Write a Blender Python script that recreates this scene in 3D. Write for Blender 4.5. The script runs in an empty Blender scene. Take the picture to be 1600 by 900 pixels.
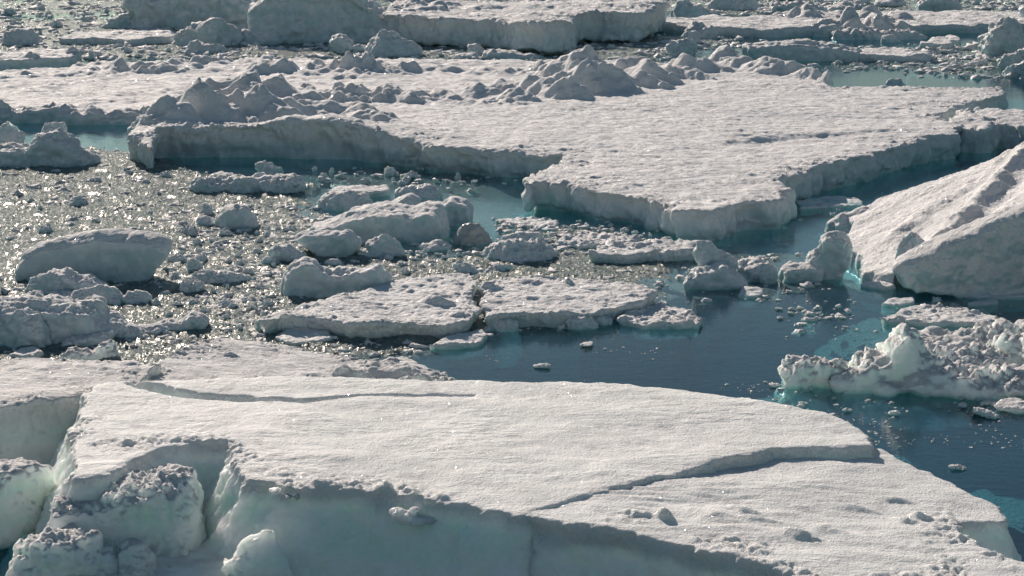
import bpy, bmesh, math, random
import numpy as np
from mathutils import Vector, Matrix
R = math.radians
scene = bpy.context.scene

# ------------------------------------------------------------------ camera, sky, sun, exposure
CAM_H, PITCH, VFOV = 12.0, 12.0, 16.0
F = 450.0 / math.tan(R(VFOV / 2))                      # focal length in pixels of the 1600x900 photograph
cd = bpy.data.cameras.new('camera'); cam = bpy.data.objects.new('camera', cd)
scene.collection.objects.link(cam); scene.camera = cam
cam.location = (0, 0, CAM_H); cam.rotation_euler = (R(90 - PITCH), 0, 0)
cd.sensor_fit = 'HORIZONTAL'; cd.sensor_width = 36.0
cd.lens = 36.0 * F / 1600.0
cd.clip_start = 0.5; cd.clip_end = 9000

SUN_EL, SUN_AZ = 25.0, -21.0                           # azimuth from +Y, negative = to the left
w = bpy.data.worlds.new('World'); scene.world = w; w.use_nodes = True
nt = w.node_tree; bg = nt.nodes['Background']
sk = nt.nodes.new('ShaderNodeTexSky'); sk.sky_type = 'NISHITA'; sk.sun_disc = False
sk.sun_elevation = R(SUN_EL); sk.sun_rotation = R(SUN_AZ)
sk.air_density = 1.0; sk.dust_density = 0.2; sk.ozone_density = 0.3
tn = nt.nodes.new('ShaderNodeMix'); tn.data_type = 'RGBA'; tn.blend_type = 'MULTIPLY'; tn.inputs[0].default_value = 1.0
tn.inputs[7].default_value = (0.90, 1.02, 0.98, 1)     # polar sky, a little greener than the model's
nt.links.new(sk.outputs[0], tn.inputs[6]); nt.links.new(tn.outputs[2], bg.inputs[0]); bg.inputs[1].default_value = 0.057
ld = bpy.data.lights.new('sun', 'SUN'); sun = bpy.data.objects.new('sun', ld); scene.collection.objects.link(sun)
ld.energy = 5.0; ld.angle = R(0.5); ld.color = (1.0, 0.865, 0.755)
sd = Vector((math.sin(R(SUN_AZ)) * math.cos(R(SUN_EL)), math.cos(R(SUN_AZ)) * math.cos(R(SUN_EL)), math.sin(R(SUN_EL))))
sun.rotation_euler = sd.to_track_quat('Z', 'Y').to_euler(); sun.location = (-60, 120, 90)

vs = scene.view_settings
vs.view_transform = 'Standard'; vs.look = 'None'; vs.exposure = 0.18; vs.gamma = 1.0; vs.use_curve_mapping = False
scene.cycles.use_denoising = True
scene.cycles.max_bounces = 6; scene.cycles.diffuse_bounces = 3; scene.cycles.glossy_bounces = 3
scene.cycles.transparent_max_bounces = 12; scene.cycles.volume_bounces = 0
scene.cycles.sample_clamp_indirect = 1.2; scene.cycles.blur_glossy = 1.5; scene.cycles.use_light_tree = True
scene.cycles.caustics_reflective = False; scene.cycles.caustics_refractive = False

# ------------------------------------------------------------------ pixel -> world
cp, sp = math.cos(R(PITCH)), math.sin(R(PITCH))
def ray(px, py):
    u, v = (px - 800.0) / F, (450.0 - py) / F
    return np.array([u, cp + v * sp, -sp + v * cp])
def at(px, py, z=0.0):
    d = ray(px, py); t = (z - CAM_H) / d[2]
    return np.array([d[0] * t, d[1] * t, z])
def at_Y(px, py, Y):
    d = ray(px, py); t = Y / d[1]
    return np.array([d[0] * t, Y, CAM_H + d[2] * t])
def ppm(p):                                            # photo pixels per metre at a point
    return F / math.sqrt(p[0] ** 2 + p[1] ** 2 + (CAM_H - p[2]) ** 2)

# ------------------------------------------------------------------ noise (vectorised)
_rng = np.random.RandomState(7)
_perm = _rng.permutation(512).astype(np.int64)
_perm = np.concatenate([_perm, _perm, _perm])
_g = _rng.normal(size=(512, 3)); _g /= np.linalg.norm(_g, axis=1)[:, None]
_g = _g.astype(np.float32)
def perlin(P):
    P = np.asarray(P, dtype=np.float32)
    i = np.floor(P).astype(np.int64); f = P - i
    i &= 511
    u = f * f * f * (f * (f * 6 - 15) + 10)
    out = 0
    j = (i + 1) & 511
    X = (i[:, 0], j[:, 0]); Y = (i[:, 1], j[:, 1]); Z = (i[:, 2], j[:, 2])
    for a in (0, 1):
        pa = _perm[X[a]]; wa = u[:, 0] if a else 1 - u[:, 0]
        for b in (0, 1):
            pb = _perm[(pa + Y[b]) & 511]; wb = wa * (u[:, 1] if b else 1 - u[:, 1])
            for c in (0, 1):
                g = _g[_perm[(pb + Z[c]) & 511]]
                d = (f[:, 0] - a) * g[:, 0] + (f[:, 1] - b) * g[:, 1] + (f[:, 2] - c) * g[:, 2]
                out = out + wb * (u[:, 2] if c else 1 - u[:, 2]) * d
    return out * 1.5
def fbm(P, L, octs=4, seed=0, gain=0.5):
    P = np.asarray(P) / L + seed * 17.31
    a, s = 1.0, 0
    for k in range(octs):
        s = s + a * perlin(P); P = P * 2.03 + 5.7; a *= gain
    return s
def ridged(P, L, octs=3, seed=0, gain=0.5):
    P = np.asarray(P) / L + seed * 11.7
    a, s = 1.0, 0
    for k in range(octs):
        s = s + a * (1 - 2 * np.abs(perlin(P))); P = P * 2.07 + 3.1; a *= gain
    return s
def billow(P, L, octs=2, seed=0, gain=0.5):
    P = np.asarray(P) / L + seed * 9.1
    a, s = 1.0, 0
    for k in range(octs):
        s = s + a * (2 * np.abs(perlin(P)) - 0.5); P = P * 2.1 + 1.3; a *= gain
    return s
def sstep(a, b, x):
    t = np.clip((x - a) / (b - a), 0, 1); return t * t * (3 - 2 * t)
def poly_sd(P, poly):                                  # signed distance to polygon, negative inside
    P = np.asarray(P)[:, :2]; poly = np.asarray(poly)[:, :2]
    d = np.full(len(P), 1e9); inside = np.zeros(len(P), bool)
    n = len(poly)
    for k in range(n):
        a, b = poly[k], poly[(k + 1) % n]; e = b - a; wv = P - a
        t = np.clip((wv @ e) / max(e @ e, 1e-9), 0, 1)
        dd = wv - t[:, None] * e
        d = np.minimum(d, (dd ** 2).sum(1))
        c = ((a[1] > P[:, 1]) != (b[1] > P[:, 1]))
        with np.errstate(divide='ignore', invalid='ignore'):
            xi = (b[0] - a[0]) * (P[:, 1] - a[1]) / (b[1] - a[1] + 1e-12) + a[0]
        inside ^= c & (P[:, 0] < xi)
    d = np.sqrt(d); return np.where(inside, -d, d)
def line_d(P, line):                                   # distance to polyline, side sign, position along 0..1
    P = np.asarray(P)[:, :2]; line = np.asarray(line)[:, :2]
    best = np.full(len(P), 1e9); side = np.zeros(len(P)); pos = np.zeros(len(P))
    seg = np.linalg.norm(np.diff(line, axis=0), axis=1); cum = np.concatenate([[0], np.cumsum(seg)]); T = cum[-1]
    for k in range(len(line) - 1):
        a, b = line[k], line[k + 1]; e = b - a; wv = P - a
        t = np.clip((wv @ e) / max(e @ e, 1e-9), 0, 1)
        dd = wv - t[:, None] * e; d = np.sqrt((dd ** 2).sum(1))
        m = d < best; best[m] = d[m]
        side[m] = np.sign(e[0] * wv[m, 1] - e[1] * wv[m, 0]); pos[m] = (cum[k] + t[m] * seg[k]) / T
    return best, side, pos

# ------------------------------------------------------------------ materials
def newmat(name):
    m = bpy.data.materials.new(name); m.use_nodes = True
    t = m.node_tree; t.nodes.clear(); return m, t
def N(t, typ, **kw):
    n = t.nodes.new(typ)
    for k, v in kw.items(): setattr(n, k, v)
    return n
def mixc(t, fac, a, b):
    n = N(t, 'ShaderNodeMix', data_type='RGBA')
    for s, v in ((n.inputs[0], fac), (n.inputs[6], a), (n.inputs[7], b)):
        if hasattr(v, 'is_output'): t.links.new(v, s)
        else: s.default_value = v if not isinstance(v, tuple) or len(v) == 4 else (*v, 1)
    return n.outputs[2]
def mathn(t, op, a, b=None, clamp=False):
    n = N(t, 'ShaderNodeMath', operation=op, use_clamp=clamp)
    for s, v in ((n.inputs[0], a), (n.inputs[1], b)):
        if v is None: continue
        if hasattr(v, 'is_output'): t.links.new(v, s)
        else: s.default_value = v
    return n.outputs[0]
def noise_tex(t, pos, scale, detail=4, rough=0.55):
    n = N(t, 'ShaderNodeTexNoise'); n.inputs['Scale'].default_value = scale
    n.inputs['Detail'].default_value = detail; n.inputs['Roughness'].default_value = rough
    t.links.new(pos, n.inputs['Vector']); return n.outputs['Fac']
def maprange(t, v, a, b, c=0.0, d=1.0):
    n = N(t, 'ShaderNodeMapRange'); n.inputs[1].default_value = a; n.inputs[2].default_value = b
    n.inputs[3].default_value = c; n.inputs[4].default_value = d; t.links.new(v, n.inputs[0]); return n.outputs[0]

def ice_material(name, grain=28.0, bump=0.5, sparkle=9.0, sss=0.0, c1=(0.50, 0.57, 0.61), c2=(0.38, 0.52, 0.54), c3=(0.62, 0.67, 0.69), sscale=0.14):
    m, t = newmat(name)
    pos = N(t, 'ShaderNodeNewGeometry').outputs['Position']
    snow = N(t, 'ShaderNodeAttribute', attribute_name='snow').outputs['Fac']
    n1 = noise_tex(t, pos, 0.9, 3); n2 = noise_tex(t, pos, 3.1, 5)
    n3 = noise_tex(t, pos, grain * 0.5, 4, 0.7)
    # bare ice: grey green with paler and greener bands
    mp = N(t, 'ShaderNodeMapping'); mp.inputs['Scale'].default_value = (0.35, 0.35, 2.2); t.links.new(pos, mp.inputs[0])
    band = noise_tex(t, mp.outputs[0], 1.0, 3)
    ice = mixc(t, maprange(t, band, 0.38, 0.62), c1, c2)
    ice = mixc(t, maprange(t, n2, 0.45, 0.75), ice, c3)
    z = N(t, 'ShaderNodeSeparateXYZ'); t.links.new(pos, z.inputs[0])
    under = maprange(t, z.outputs[2], 0.10, -0.08)     # the washed foot of the ice is bare, blue green
    ice = mixc(t, under, ice, (0.40, 0.66, 0.64))
    sn = mixc(t, maprange(t, n1, 0.3, 0.7), (0.80, 0.79, 0.785), (0.86, 0.85, 0.845))
    sn = mixc(t, maprange(t, n3, 0.35, 0.7, 0.0, 0.5), sn, (0.70, 0.70, 0.70))
    col = mixc(t, snow, ice, sn)
    # grain relief
    g1 = noise_tex(t, pos, grain, 3, 0.75)
    v = N(t, 'ShaderNodeTexVoronoi'); v.inputs['Scale'].default_value = grain * 0.6; t.links.new(pos, v.inputs['Vector'])
    hsum = mathn(t, 'ADD', g1, mathn(t, 'MULTIPLY', v.outputs['Distance'], -0.4))
    bp = N(t, 'ShaderNodeBump'); bp.inputs['Distance'].default_value = 1.9 / grain
    mq = N(t, 'ShaderNodeMapping'); mq.inputs['Scale'].default_value = (0.45, 1.2, 1.0); t.links.new(pos, mq.inputs[0])
    drift = noise_tex(t, mq.outputs[0], grain * 0.13, 4, 0.6)
    patch = maprange(t, noise_tex(t, pos, 0.55, 3), 0.42, 0.62, 0.15, 1.0)      # wind crust in places, smooth elsewhere
    hsum = mathn(t, 'ADD', mathn(t, 'MULTIPLY', hsum, maprange(t, noise_tex(t, pos, 0.8, 3), 0.35, 0.65, 0.6, 1.15)), mathn(t, 'MULTIPLY', mathn(t, 'MULTIPLY', drift, patch), 2.2))
    t.links.new(hsum, bp.inputs['Height'])
    t.links.new(maprange(t, snow, 0, 1, 0.12, bump), bp.inputs['Strength'])
    p = N(t, 'ShaderNodeBsdfPrincipled')
    t.links.new(col, p.inputs['Base Color']); t.links.new(bp.outputs[0], p.inputs['Normal'])
    t.links.new(maprange(t, snow, 0, 1, 0.30, 0.75), p.inputs['Roughness'])
    p.inputs['IOR'].default_value = 1.31
    t.links.new(maprange(t, snow, 0, 1, sss * 1.8, 0.0), p.inputs['Subsurface Weight'])
    p.inputs['Subsurface Radius'].default_value = (0.88, 1.0, 0.90); p.inputs['Subsurface Scale'].default_value = sscale
    out = N(t, 'ShaderNodeOutputMaterial')
    # crystals: sparse tiny facets, each with its own tilt
    if sparkle:
        vc = N(t, 'ShaderNodeTexVoronoi'); vc.inputs['Scale'].default_value = sparkle; t.links.new(pos, vc.inputs['Vector'])
        vm = N(t, 'ShaderNodeVectorMath', operation='SUBTRACT'); t.links.new(vc.outputs['Color'], vm.inputs[0]); vm.inputs[1].default_value = (0.5, 0.5, 0.5)
        vs2 = N(t, 'ShaderNodeVectorMath', operation='SCALE'); t.links.new(vm.outputs[0], vs2.inputs[0]); vs2.inputs['Scale'].default_value = 1.6
        ad = N(t, 'ShaderNodeVectorMath', operation='ADD'); t.links.new(vs2.outputs[0], ad.inputs[0])
        t.links.new(N(t, 'ShaderNodeNewGeometry').outputs['Normal'], ad.inputs[1])
        nm = N(t, 'ShaderNodeVectorMath', operation='NORMALIZE'); t.links.new(ad.outputs[0], nm.inputs[0])
        gl = N(t, 'ShaderNodeBsdfGlossy'); gl.inputs['Roughness'].default_value = 0.12; t.links.new(nm.outputs[0], gl.inputs['Normal'])
        near = maprange(t, vc.outputs['Distance'], 0.13, 0.09)
        mx = N(t, 'ShaderNodeMixShader'); t.links.new(mathn(t, 'MULTIPLY', near, 0.35), mx.inputs[0])
        t.links.new(p.outputs[0], mx.inputs[1]); t.links.new(gl.outputs[0], mx.inputs[2]); t.links.new(mx.outputs[0], out.inputs[0])
    else:
        t.links.new(p.outputs[0], out.inputs[0])
    return m
M_NEAR = ice_material('snow_and_ice_near', grain=30, bump=1.0, sparkle=34, sss=0.5, sscale=0.55, c1=(0.92, 0.95, 0.91), c2=(0.78, 0.91, 0.84), c3=(0.93, 0.95, 0.92))  # ice coloured paler and greener here, standing in for glow in the shaded walls
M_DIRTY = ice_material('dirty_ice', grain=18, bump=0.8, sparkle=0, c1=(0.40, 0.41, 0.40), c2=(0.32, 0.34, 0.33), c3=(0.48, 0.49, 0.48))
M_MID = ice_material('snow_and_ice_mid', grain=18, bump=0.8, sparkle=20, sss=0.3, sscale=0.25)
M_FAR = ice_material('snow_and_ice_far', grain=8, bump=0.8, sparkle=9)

def slush_material():
    m, t = newmat('slush')
    pos = N(t, 'ShaderNodeNewGeometry').outputs['Position']
    n1 = noise_tex(t, pos, 1.3, 4); n2 = noise_tex(t, pos, 9, 4, 0.7)
    col = mixc(t, maprange(t, n1, 0.35, 0.65), (0.14, 0.215, 0.21), (0.33, 0.40, 0.385))
    col = mixc(t, maprange(t, n2, 0.5, 0.7), col, (0.42, 0.44, 0.42))
    z = N(t, 'ShaderNodeSeparateXYZ'); t.links.new(pos, z.inputs[0])
    col = mixc(t, maprange(t, z.outputs[2], -0.02, -0.14), col, (0.42, 0.56, 0.55))   # loose white ice hanging below the surface
    v = N(t, 'ShaderNodeTexVoronoi'); v.inputs['Scale'].default_value = 9; t.links.new(pos, v.inputs['Vector'])
    g = noise_tex(t, pos, 20, 3, 0.8)
    bp = N(t, 'ShaderNodeBump'); bp.inputs['Strength'].default_value = 1.0; bp.inputs['Distance'].default_value = 0.14
    t.links.new(mathn(t, 'ADD', g, mathn(t, 'MULTIPLY', v.outputs['Distance'], -0.7)), bp.inputs['Height'])
    p = N(t, 'ShaderNodeBsdfPrincipled'); t.links.new(col, p.inputs['Base Color']); t.links.new(bp.outputs[0], p.inputs['Normal'])
    p.inputs['Roughness'].default_value = 0.24; p.inputs['IOR'].default_value = 1.31; p.inputs['Specular IOR Level'].default_value = 0.16
    vc = N(t, 'ShaderNodeTexVoronoi'); vc.inputs['Scale'].default_value = 19; t.links.new(pos, vc.inputs['Vector'])
    vm = N(t, 'ShaderNodeVectorMath', operation='SUBTRACT'); t.links.new(vc.outputs['Color'], vm.inputs[0]); vm.inputs[1].default_value = (0.5, 0.5, 0.5)
    v2 = N(t, 'ShaderNodeVectorMath', operation='MULTIPLY'); t.links.new(vm.outputs[0], v2.inputs[0]); v2.inputs[1].default_value = (1.5, 1.5, 0.4)
    ad = N(t, 'ShaderNodeVectorMath', operation='ADD'); t.links.new(v2.outputs[0], ad.inputs[0]); t.links.new(bp.outputs[0], ad.inputs[1])
    nm = N(t, 'ShaderNodeVectorMath', operation='NORMALIZE'); t.links.new(ad.outputs[0], nm.inputs[0])
    gl = N(t, 'ShaderNodeBsdfGlossy'); gl.inputs['Roughness'].default_value = 0.11; gl.inputs['Color'].default_value = (1.0, 0.93, 0.80, 1); t.links.new(nm.outputs[0], gl.inputs['Normal'])
    mx = N(t, 'ShaderNodeMixShader'); t.links.new(maprange(t, z.outputs[2], -0.05, 0.0, 0.0, 0.022), mx.inputs[0])
    t.links.new(p.outputs[0], mx.inputs[1]); t.links.new(gl.outputs[0], mx.inputs[2])
    out = N(t, 'ShaderNodeOutputMaterial'); t.links.new(mx.outputs[0], out.inputs[0]); return m
M_SLUSH = slush_material()

def water_material():
    m, t = newmat('sea_water')
    pos = N(t, 'ShaderNodeNewGeometry').outputs['Position']
    mp = N(t, 'ShaderNodeMapping'); mp.inputs['Scale'].default_value = (0.6, 1.0, 1.0); t.links.new(pos, mp.inputs[0])
    a = noise_tex(t, mp.outputs[0], 5.0, 3, 0.6); b = noise_tex(t, mp.outputs[0], 0.7, 2)
    bp = N(t, 'ShaderNodeBump'); bp.inputs['Strength'].default_value = 0.35; bp.inputs['Distance'].default_value = 0.02
    t.links.new(mathn(t, 'ADD', a, b), bp.inputs['Height'])
    fr = N(t, 'ShaderNodeFresnel'); fr.inputs['IOR'].default_value = 1.33; t.links.new(bp.outputs[0], fr.inputs['Normal'])
    tr = N(t, 'ShaderNodeBsdfTransparent'); tr.inputs[0].default_value = (0.90, 0.98, 0.98, 1)
    df = N(t, 'ShaderNodeBsdfDiffuse'); df.inputs[0].default_value = (0.035, 0.12, 0.22, 1)
    gl = N(t, 'ShaderNodeBsdfGlossy'); gl.inputs['Roughness'].default_value = 0.03; t.links.new(bp.outputs[0], gl.inputs['Normal'])
    m1 = N(t, 'ShaderNodeMixShader'); m1.inputs[0].default_value = 0.2
    t.links.new(tr.outputs[0], m1.inputs[1]); t.links.new(df.outputs[0], m1.inputs[2])
    bf = N(t, 'ShaderNodeNewGeometry').outputs['Backfacing']      # seen from below, sunlight coming in has been bent and is not mirrored away
    m2 = N(t, 'ShaderNodeMixShader'); t.links.new(mathn(t, 'MULTIPLY', fr.outputs[0], mathn(t, 'SUBTRACT', 1.0, bf)), m2.inputs[0])
    t.links.new(m1.outputs[0], m2.inputs[1]); t.links.new(gl.outputs[0], m2.inputs[2])
    va = N(t, 'ShaderNodeVolumeAbsorption'); va.inputs[0].default_value = (0.22, 0.76, 0.83, 1); va.inputs[1].default_value = 0.36
    out = N(t, 'ShaderNodeOutputMaterial'); t.links.new(m2.outputs[0], out.inputs[0]); t.links.new(va.outputs[0], out.inputs[1])
    return m
M_WATER = water_material()

# ------------------------------------------------------------------ mesh building
COL = scene.collection
class Geo:
    def __init__(s): s.v, s.f = [], []
    def prism(s, rings):                               # rings: list of equal-length point lists, closed at both ends
        n = len(rings[0]); b = len(s.v)
        for r in rings: s.v += [tuple(map(float, p)) for p in r]
        for k in range(len(rings) - 1):
            for i in range(n):
                j = (i + 1) % n
                s.f.append((b + k * n + i, b + k * n + j, b + (k + 1) * n + j, b + (k + 1) * n + i))
        s.f.append(tuple(b + i for i in reversed(range(n))))
        s.f.append(tuple(b + (len(rings) - 1) * n + i for i in range(n)))
    def add(s, verts, faces):
        b = len(s.v); s.v += [tuple(map(float, p)) for p in verts]; s.f += [tuple(b + i for i in f) for f in faces]

def resample(poly, step, jit, seed):
    poly = np.asarray(poly, float); out = []
    n = len(poly)
    for k in range(n):
        a, b = poly[k], poly[(k + 1) % n]; L = np.linalg.norm((b - a)[:2]); m = max(1, int(L / step))
        for i in range(m): out.append(a + (b - a) * i / m)
    out = np.array(out); P = np.c_[out[:, :2], np.full(len(out), seed * 3.3)]
    if jit:
        out[:, 0] += jit * (fbm(P, jit * 6, 3, seed) + 0.6 * fbm(P, jit * 1.6, 2, seed + 5))
        out[:, 1] += jit * (fbm(P, jit * 6, 3, seed + 1) + 0.6 * fbm(P, jit * 1.6, 2, seed + 6))
    return out
def offset(poly, d):
    P = np.asarray(poly, float).copy(); n = len(P)
    A = 0.5 * sum(P[i][0] * P[(i + 1) % n][1] - P[(i + 1) % n][0] * P[i][1] for i in range(n))
    sgn = 1 if A > 0 else -1
    prev = P - np.roll(P, 1, 0); nxt = np.roll(P, -1, 0) - P
    def nrm(e):
        q = np.c_[e[:, 1], -e[:, 0]] * sgn; return q / (np.linalg.norm(q, axis=1)[:, None] + 1e-9)
    nn = nrm(prev) + nrm(nxt); nn /= (np.linalg.norm(nn, axis=1)[:, None] + 1e-9)
    P[:, :2] += nn * d; return P
def outline(pts, z):                                   # photo outline -> world, z either a number or third value
    return np.array([at(p[0], p[1], p[2] if len(p) > 2 else z) for p in pts])

def slab(g, pts, z, bottom=-0.9, shelf=0.0, undercut=0.0, jit=0.12, step=0.3, seed=1, batter=0.0):
    """floe from its traced top outline; per-vertex z gives a tilted top"""
    W = outline(pts, z)
    if any(len(p) > 2 for p in pts):
        A = np.c_[W[:, 0], W[:, 1], np.ones(len(W))]; co = np.linalg.lstsq(A, W[:, 2], rcond=None)[0]
    else: co = np.array([0, 0, z])
    O = resample(W, step, jit, seed)
    def ring(d, zz=None):
        q = offset(O, d) if d else O.copy()
        q[:, 2] = (q[:, 0] * co[0] + q[:, 1] * co[1] + co[2]) if zz is None else zz
        return q
    top = ring(0)
    zb = 0.0
    if undercut:
        mid = ring(0); mid[:, 2] = np.minimum(0.16 + 0.1 * fbm(np.c_[mid[:, :2], mid[:, :1] * 0], 1.5, 2, seed), top[:, 2] - 0.05)
        g.prism([mid, top]); b0 = ring(-undercut, bottom); b1 = ring(-undercut); b1[:, 2] -= 0.1; g.prism([b0, b1])
    else:
        g.prism([ring(batter, bottom), top])
    if shelf:
        g.prism([ring(shelf * 0.6, bottom - 0.5), ring(shelf, -0.75), ring(shelf * 0.75, -0.42)])
    return O, co

def silhouette(g, pts, base, t=1.0, taper=0.8, front=0.9, lean=0.0, skew=0.0, seed=1, jit=0.03):
    """block with the traced outline as its upright section; base = photo y of the waterline, t = depth in metres"""
    cx = sum(p[0] for p in pts) / len(pts); b = at(cx, base, 0.0); Y = b[1] + 0.35 * t
    W = np.array([at_Y(px, py, Y) for px, py in pts])
    low = b[2] + 0.12
    W2 = W.copy(); zb = -0.35
    zb2 = at_Y(cx, base - 3, Y)[2]
    W2[:, 2] = np.where(W[:, 2] < max(low, zb2), zb, W[:, 2])
    q = W2[:, [0, 2, 1]]; q = resample(q, max(0.12, t * 0.12), jit * t, seed); W2 = q[:, [0, 2, 1]]
    c = np.array([W2[:, 0].mean(), 0, -0.2])
    rings = []
    for f, s in ((-0.42, front * 0.96), (-0.28, front), (-0.1, 1.0), (0.12, (2 + taper) / 3), (0.35, taper * 0.9), (0.62, taper * 0.66)):
        r = W2.copy(); r[:, 0] = c[0] + (r[:, 0] - c[0]) * (0.35 + 0.65 * s) + skew * f * t
        r[:, 2] = c[2] + (r[:, 2] - c[2]) * s + lean * f * t * (r[:, 2] > 0); r[:, 1] = Y + f * t
        rings.append(r)
    g.prism(rings)
    hw = (W[:, 0].max() - W[:, 0].min()) / 2
    lump_at(g, c[0], Y, -0.55, hw * 1.12, t * 0.85 + 0.2, 0.42, seed=seed)     # the part under water

_ico = None
def ico():
    global _ico
    if _ico is None:
        bm = bmesh.new(); bmesh.ops.create_icosphere(bm, subdivisions=3, radius=1)
        _ico = (np.array([v.co[:] for v in bm.verts]), [tuple(v.index for v in f.verts) for f in bm.faces]); bm.free()
    return _ico
def lump_verts(seed, kind='round'):
    V, Fc = ico(); rs = np.random.RandomState(seed)
    if kind == 'block':                                # cut a ball by random planes: faceted, broken look
        r = np.full(len(V), 1.25)
        k = rs.randint(7, 11); D = rs.normal(size=(k, 3)); D /= np.linalg.norm(D, axis=1)[:, None]
        D[0] = (0, 0, 1); D[0] += rs.normal(size=3) * 0.2; D[0] /= np.linalg.norm(D[0])
        h = rs.uniform(0.6, 0.95, k)
        dots = V @ D.T
        with np.errstate(divide='ignore'):
            rr = np.where(dots > 0.05, h / np.maximum(dots, 1e-3), 9)
        r = np.minimum(r, rr.min(1))
    elif kind == 'peak':
        r = 0.75 + 0.55 * np.maximum(V[:, 2], 0) ** 3
    else:
        r = np.ones(len(V))
    r = r * (1 + 0.33 * fbm(V, 0.9, 3, seed % 97))
    return V * r[:, None], Fc
def blob(g, cx, base, wpx, hpx, depth=None, kind='round', seed=1, sink=0.3, rot=0.0):
    """rounded / broken lump given by the photo x of its middle, photo y of its foot, width and height in photo pixels"""
    b = at(cx, base, 0.0); s = 1.0 / ppm(b)
    rx = wpx * s / 2; h = hpx * s
    dz = CAM_H / b[1]
    ry = (depth / 2 if depth else rx * 0.8)
    hz = max(0.3 * h, h - 1.2 * ry * dz)
    rz = hz / (1 - sink) / 2 * 1.0
    V, Fc = lump_verts(seed, kind)
    V = V * np.array([rx, ry, rz * 1.05])
    c, s_ = math.cos(rot), math.sin(rot)
    V = np.c_[V[:, 0] * c - V[:, 2] * s_, V[:, 1], V[:, 0] * s_ + V[:, 2] * c]
    V = V + np.array([b[0], b[1] + ry * 0.8, rz - 2 * rz * sink])
    g.add(V, Fc)
def lump_at(g, x, y, z, rx, ry, rz, kind='round', seed=1):
    V, Fc = lump_verts(seed, kind); g.add(V * np.array([rx, ry, rz]) + np.array([x, y, z]), Fc)

def remesh(g, voxel):
    me = bpy.data.meshes.new('tmp'); me.from_pydata(g.v, [], g.f); me.update()
    bm = bmesh.new(); bm.from_mesh(me)
    bmesh.ops.triangulate(bm, faces=[f for f in bm.faces if len(f.verts) > 4]); bmesh.ops.recalc_face_normals(bm, faces=bm.faces)
    bm.to_mesh(me); bm.free()
    o = bpy.data.objects.new('tmp', me); COL.objects.link(o)
    md = o.modifiers.new('r', 'REMESH'); md.mode = 'VOXEL'; md.voxel_size = voxel; md.adaptivity = 0
    dg = bpy.context.evaluated_depsgraph_get(); dg.update()
    r = bpy.data.meshes.new_from_object(o.evaluated_get(dg))
    bpy.data.objects.remove(o); bpy.data.meshes.remove(me)
    return r
def get_co(me):
    a = np.empty(len(me.vertices) * 3, np.float32); me.vertices.foreach_get('co', a); return a.reshape(-1, 3).astype(np.float64)
def set_co(me, P): me.vertices.foreach_set('co', P.astype(np.float32).ravel()); me.update()
def get_n(me):
    a = np.empty(len(me.vertices) * 3, np.float32); me.vertex_normals.foreach_get('vector', a); return a.reshape(-1, 3).astype(np.float64)
def laplace(me, P, it, lam=0.5):
    E = np.empty(len(me.edges) * 2, np.int32); me.edges.foreach_get('vertices', E); E = E.reshape(-1, 2); n = len(P)
    deg = np.bincount(E.ravel(), minlength=n)[:, None]
    for _ in range(it):
        S = np.stack([np.bincount(E[:, 0], P[E[:, 1], k], n) + np.bincount(E[:, 1], P[E[:, 0], k], n) for k in range(3)], 1)
        P = P + lam * (S / np.maximum(deg, 1) - P)
    return P
def tag(o, label=None, cat=None, group=None, kind=None):
    if label: o['label'] = label
    if cat: o['category'] = cat
    if group: o['group'] = group
    if kind: o['kind'] = kind
    return o
NV = [0]
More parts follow.
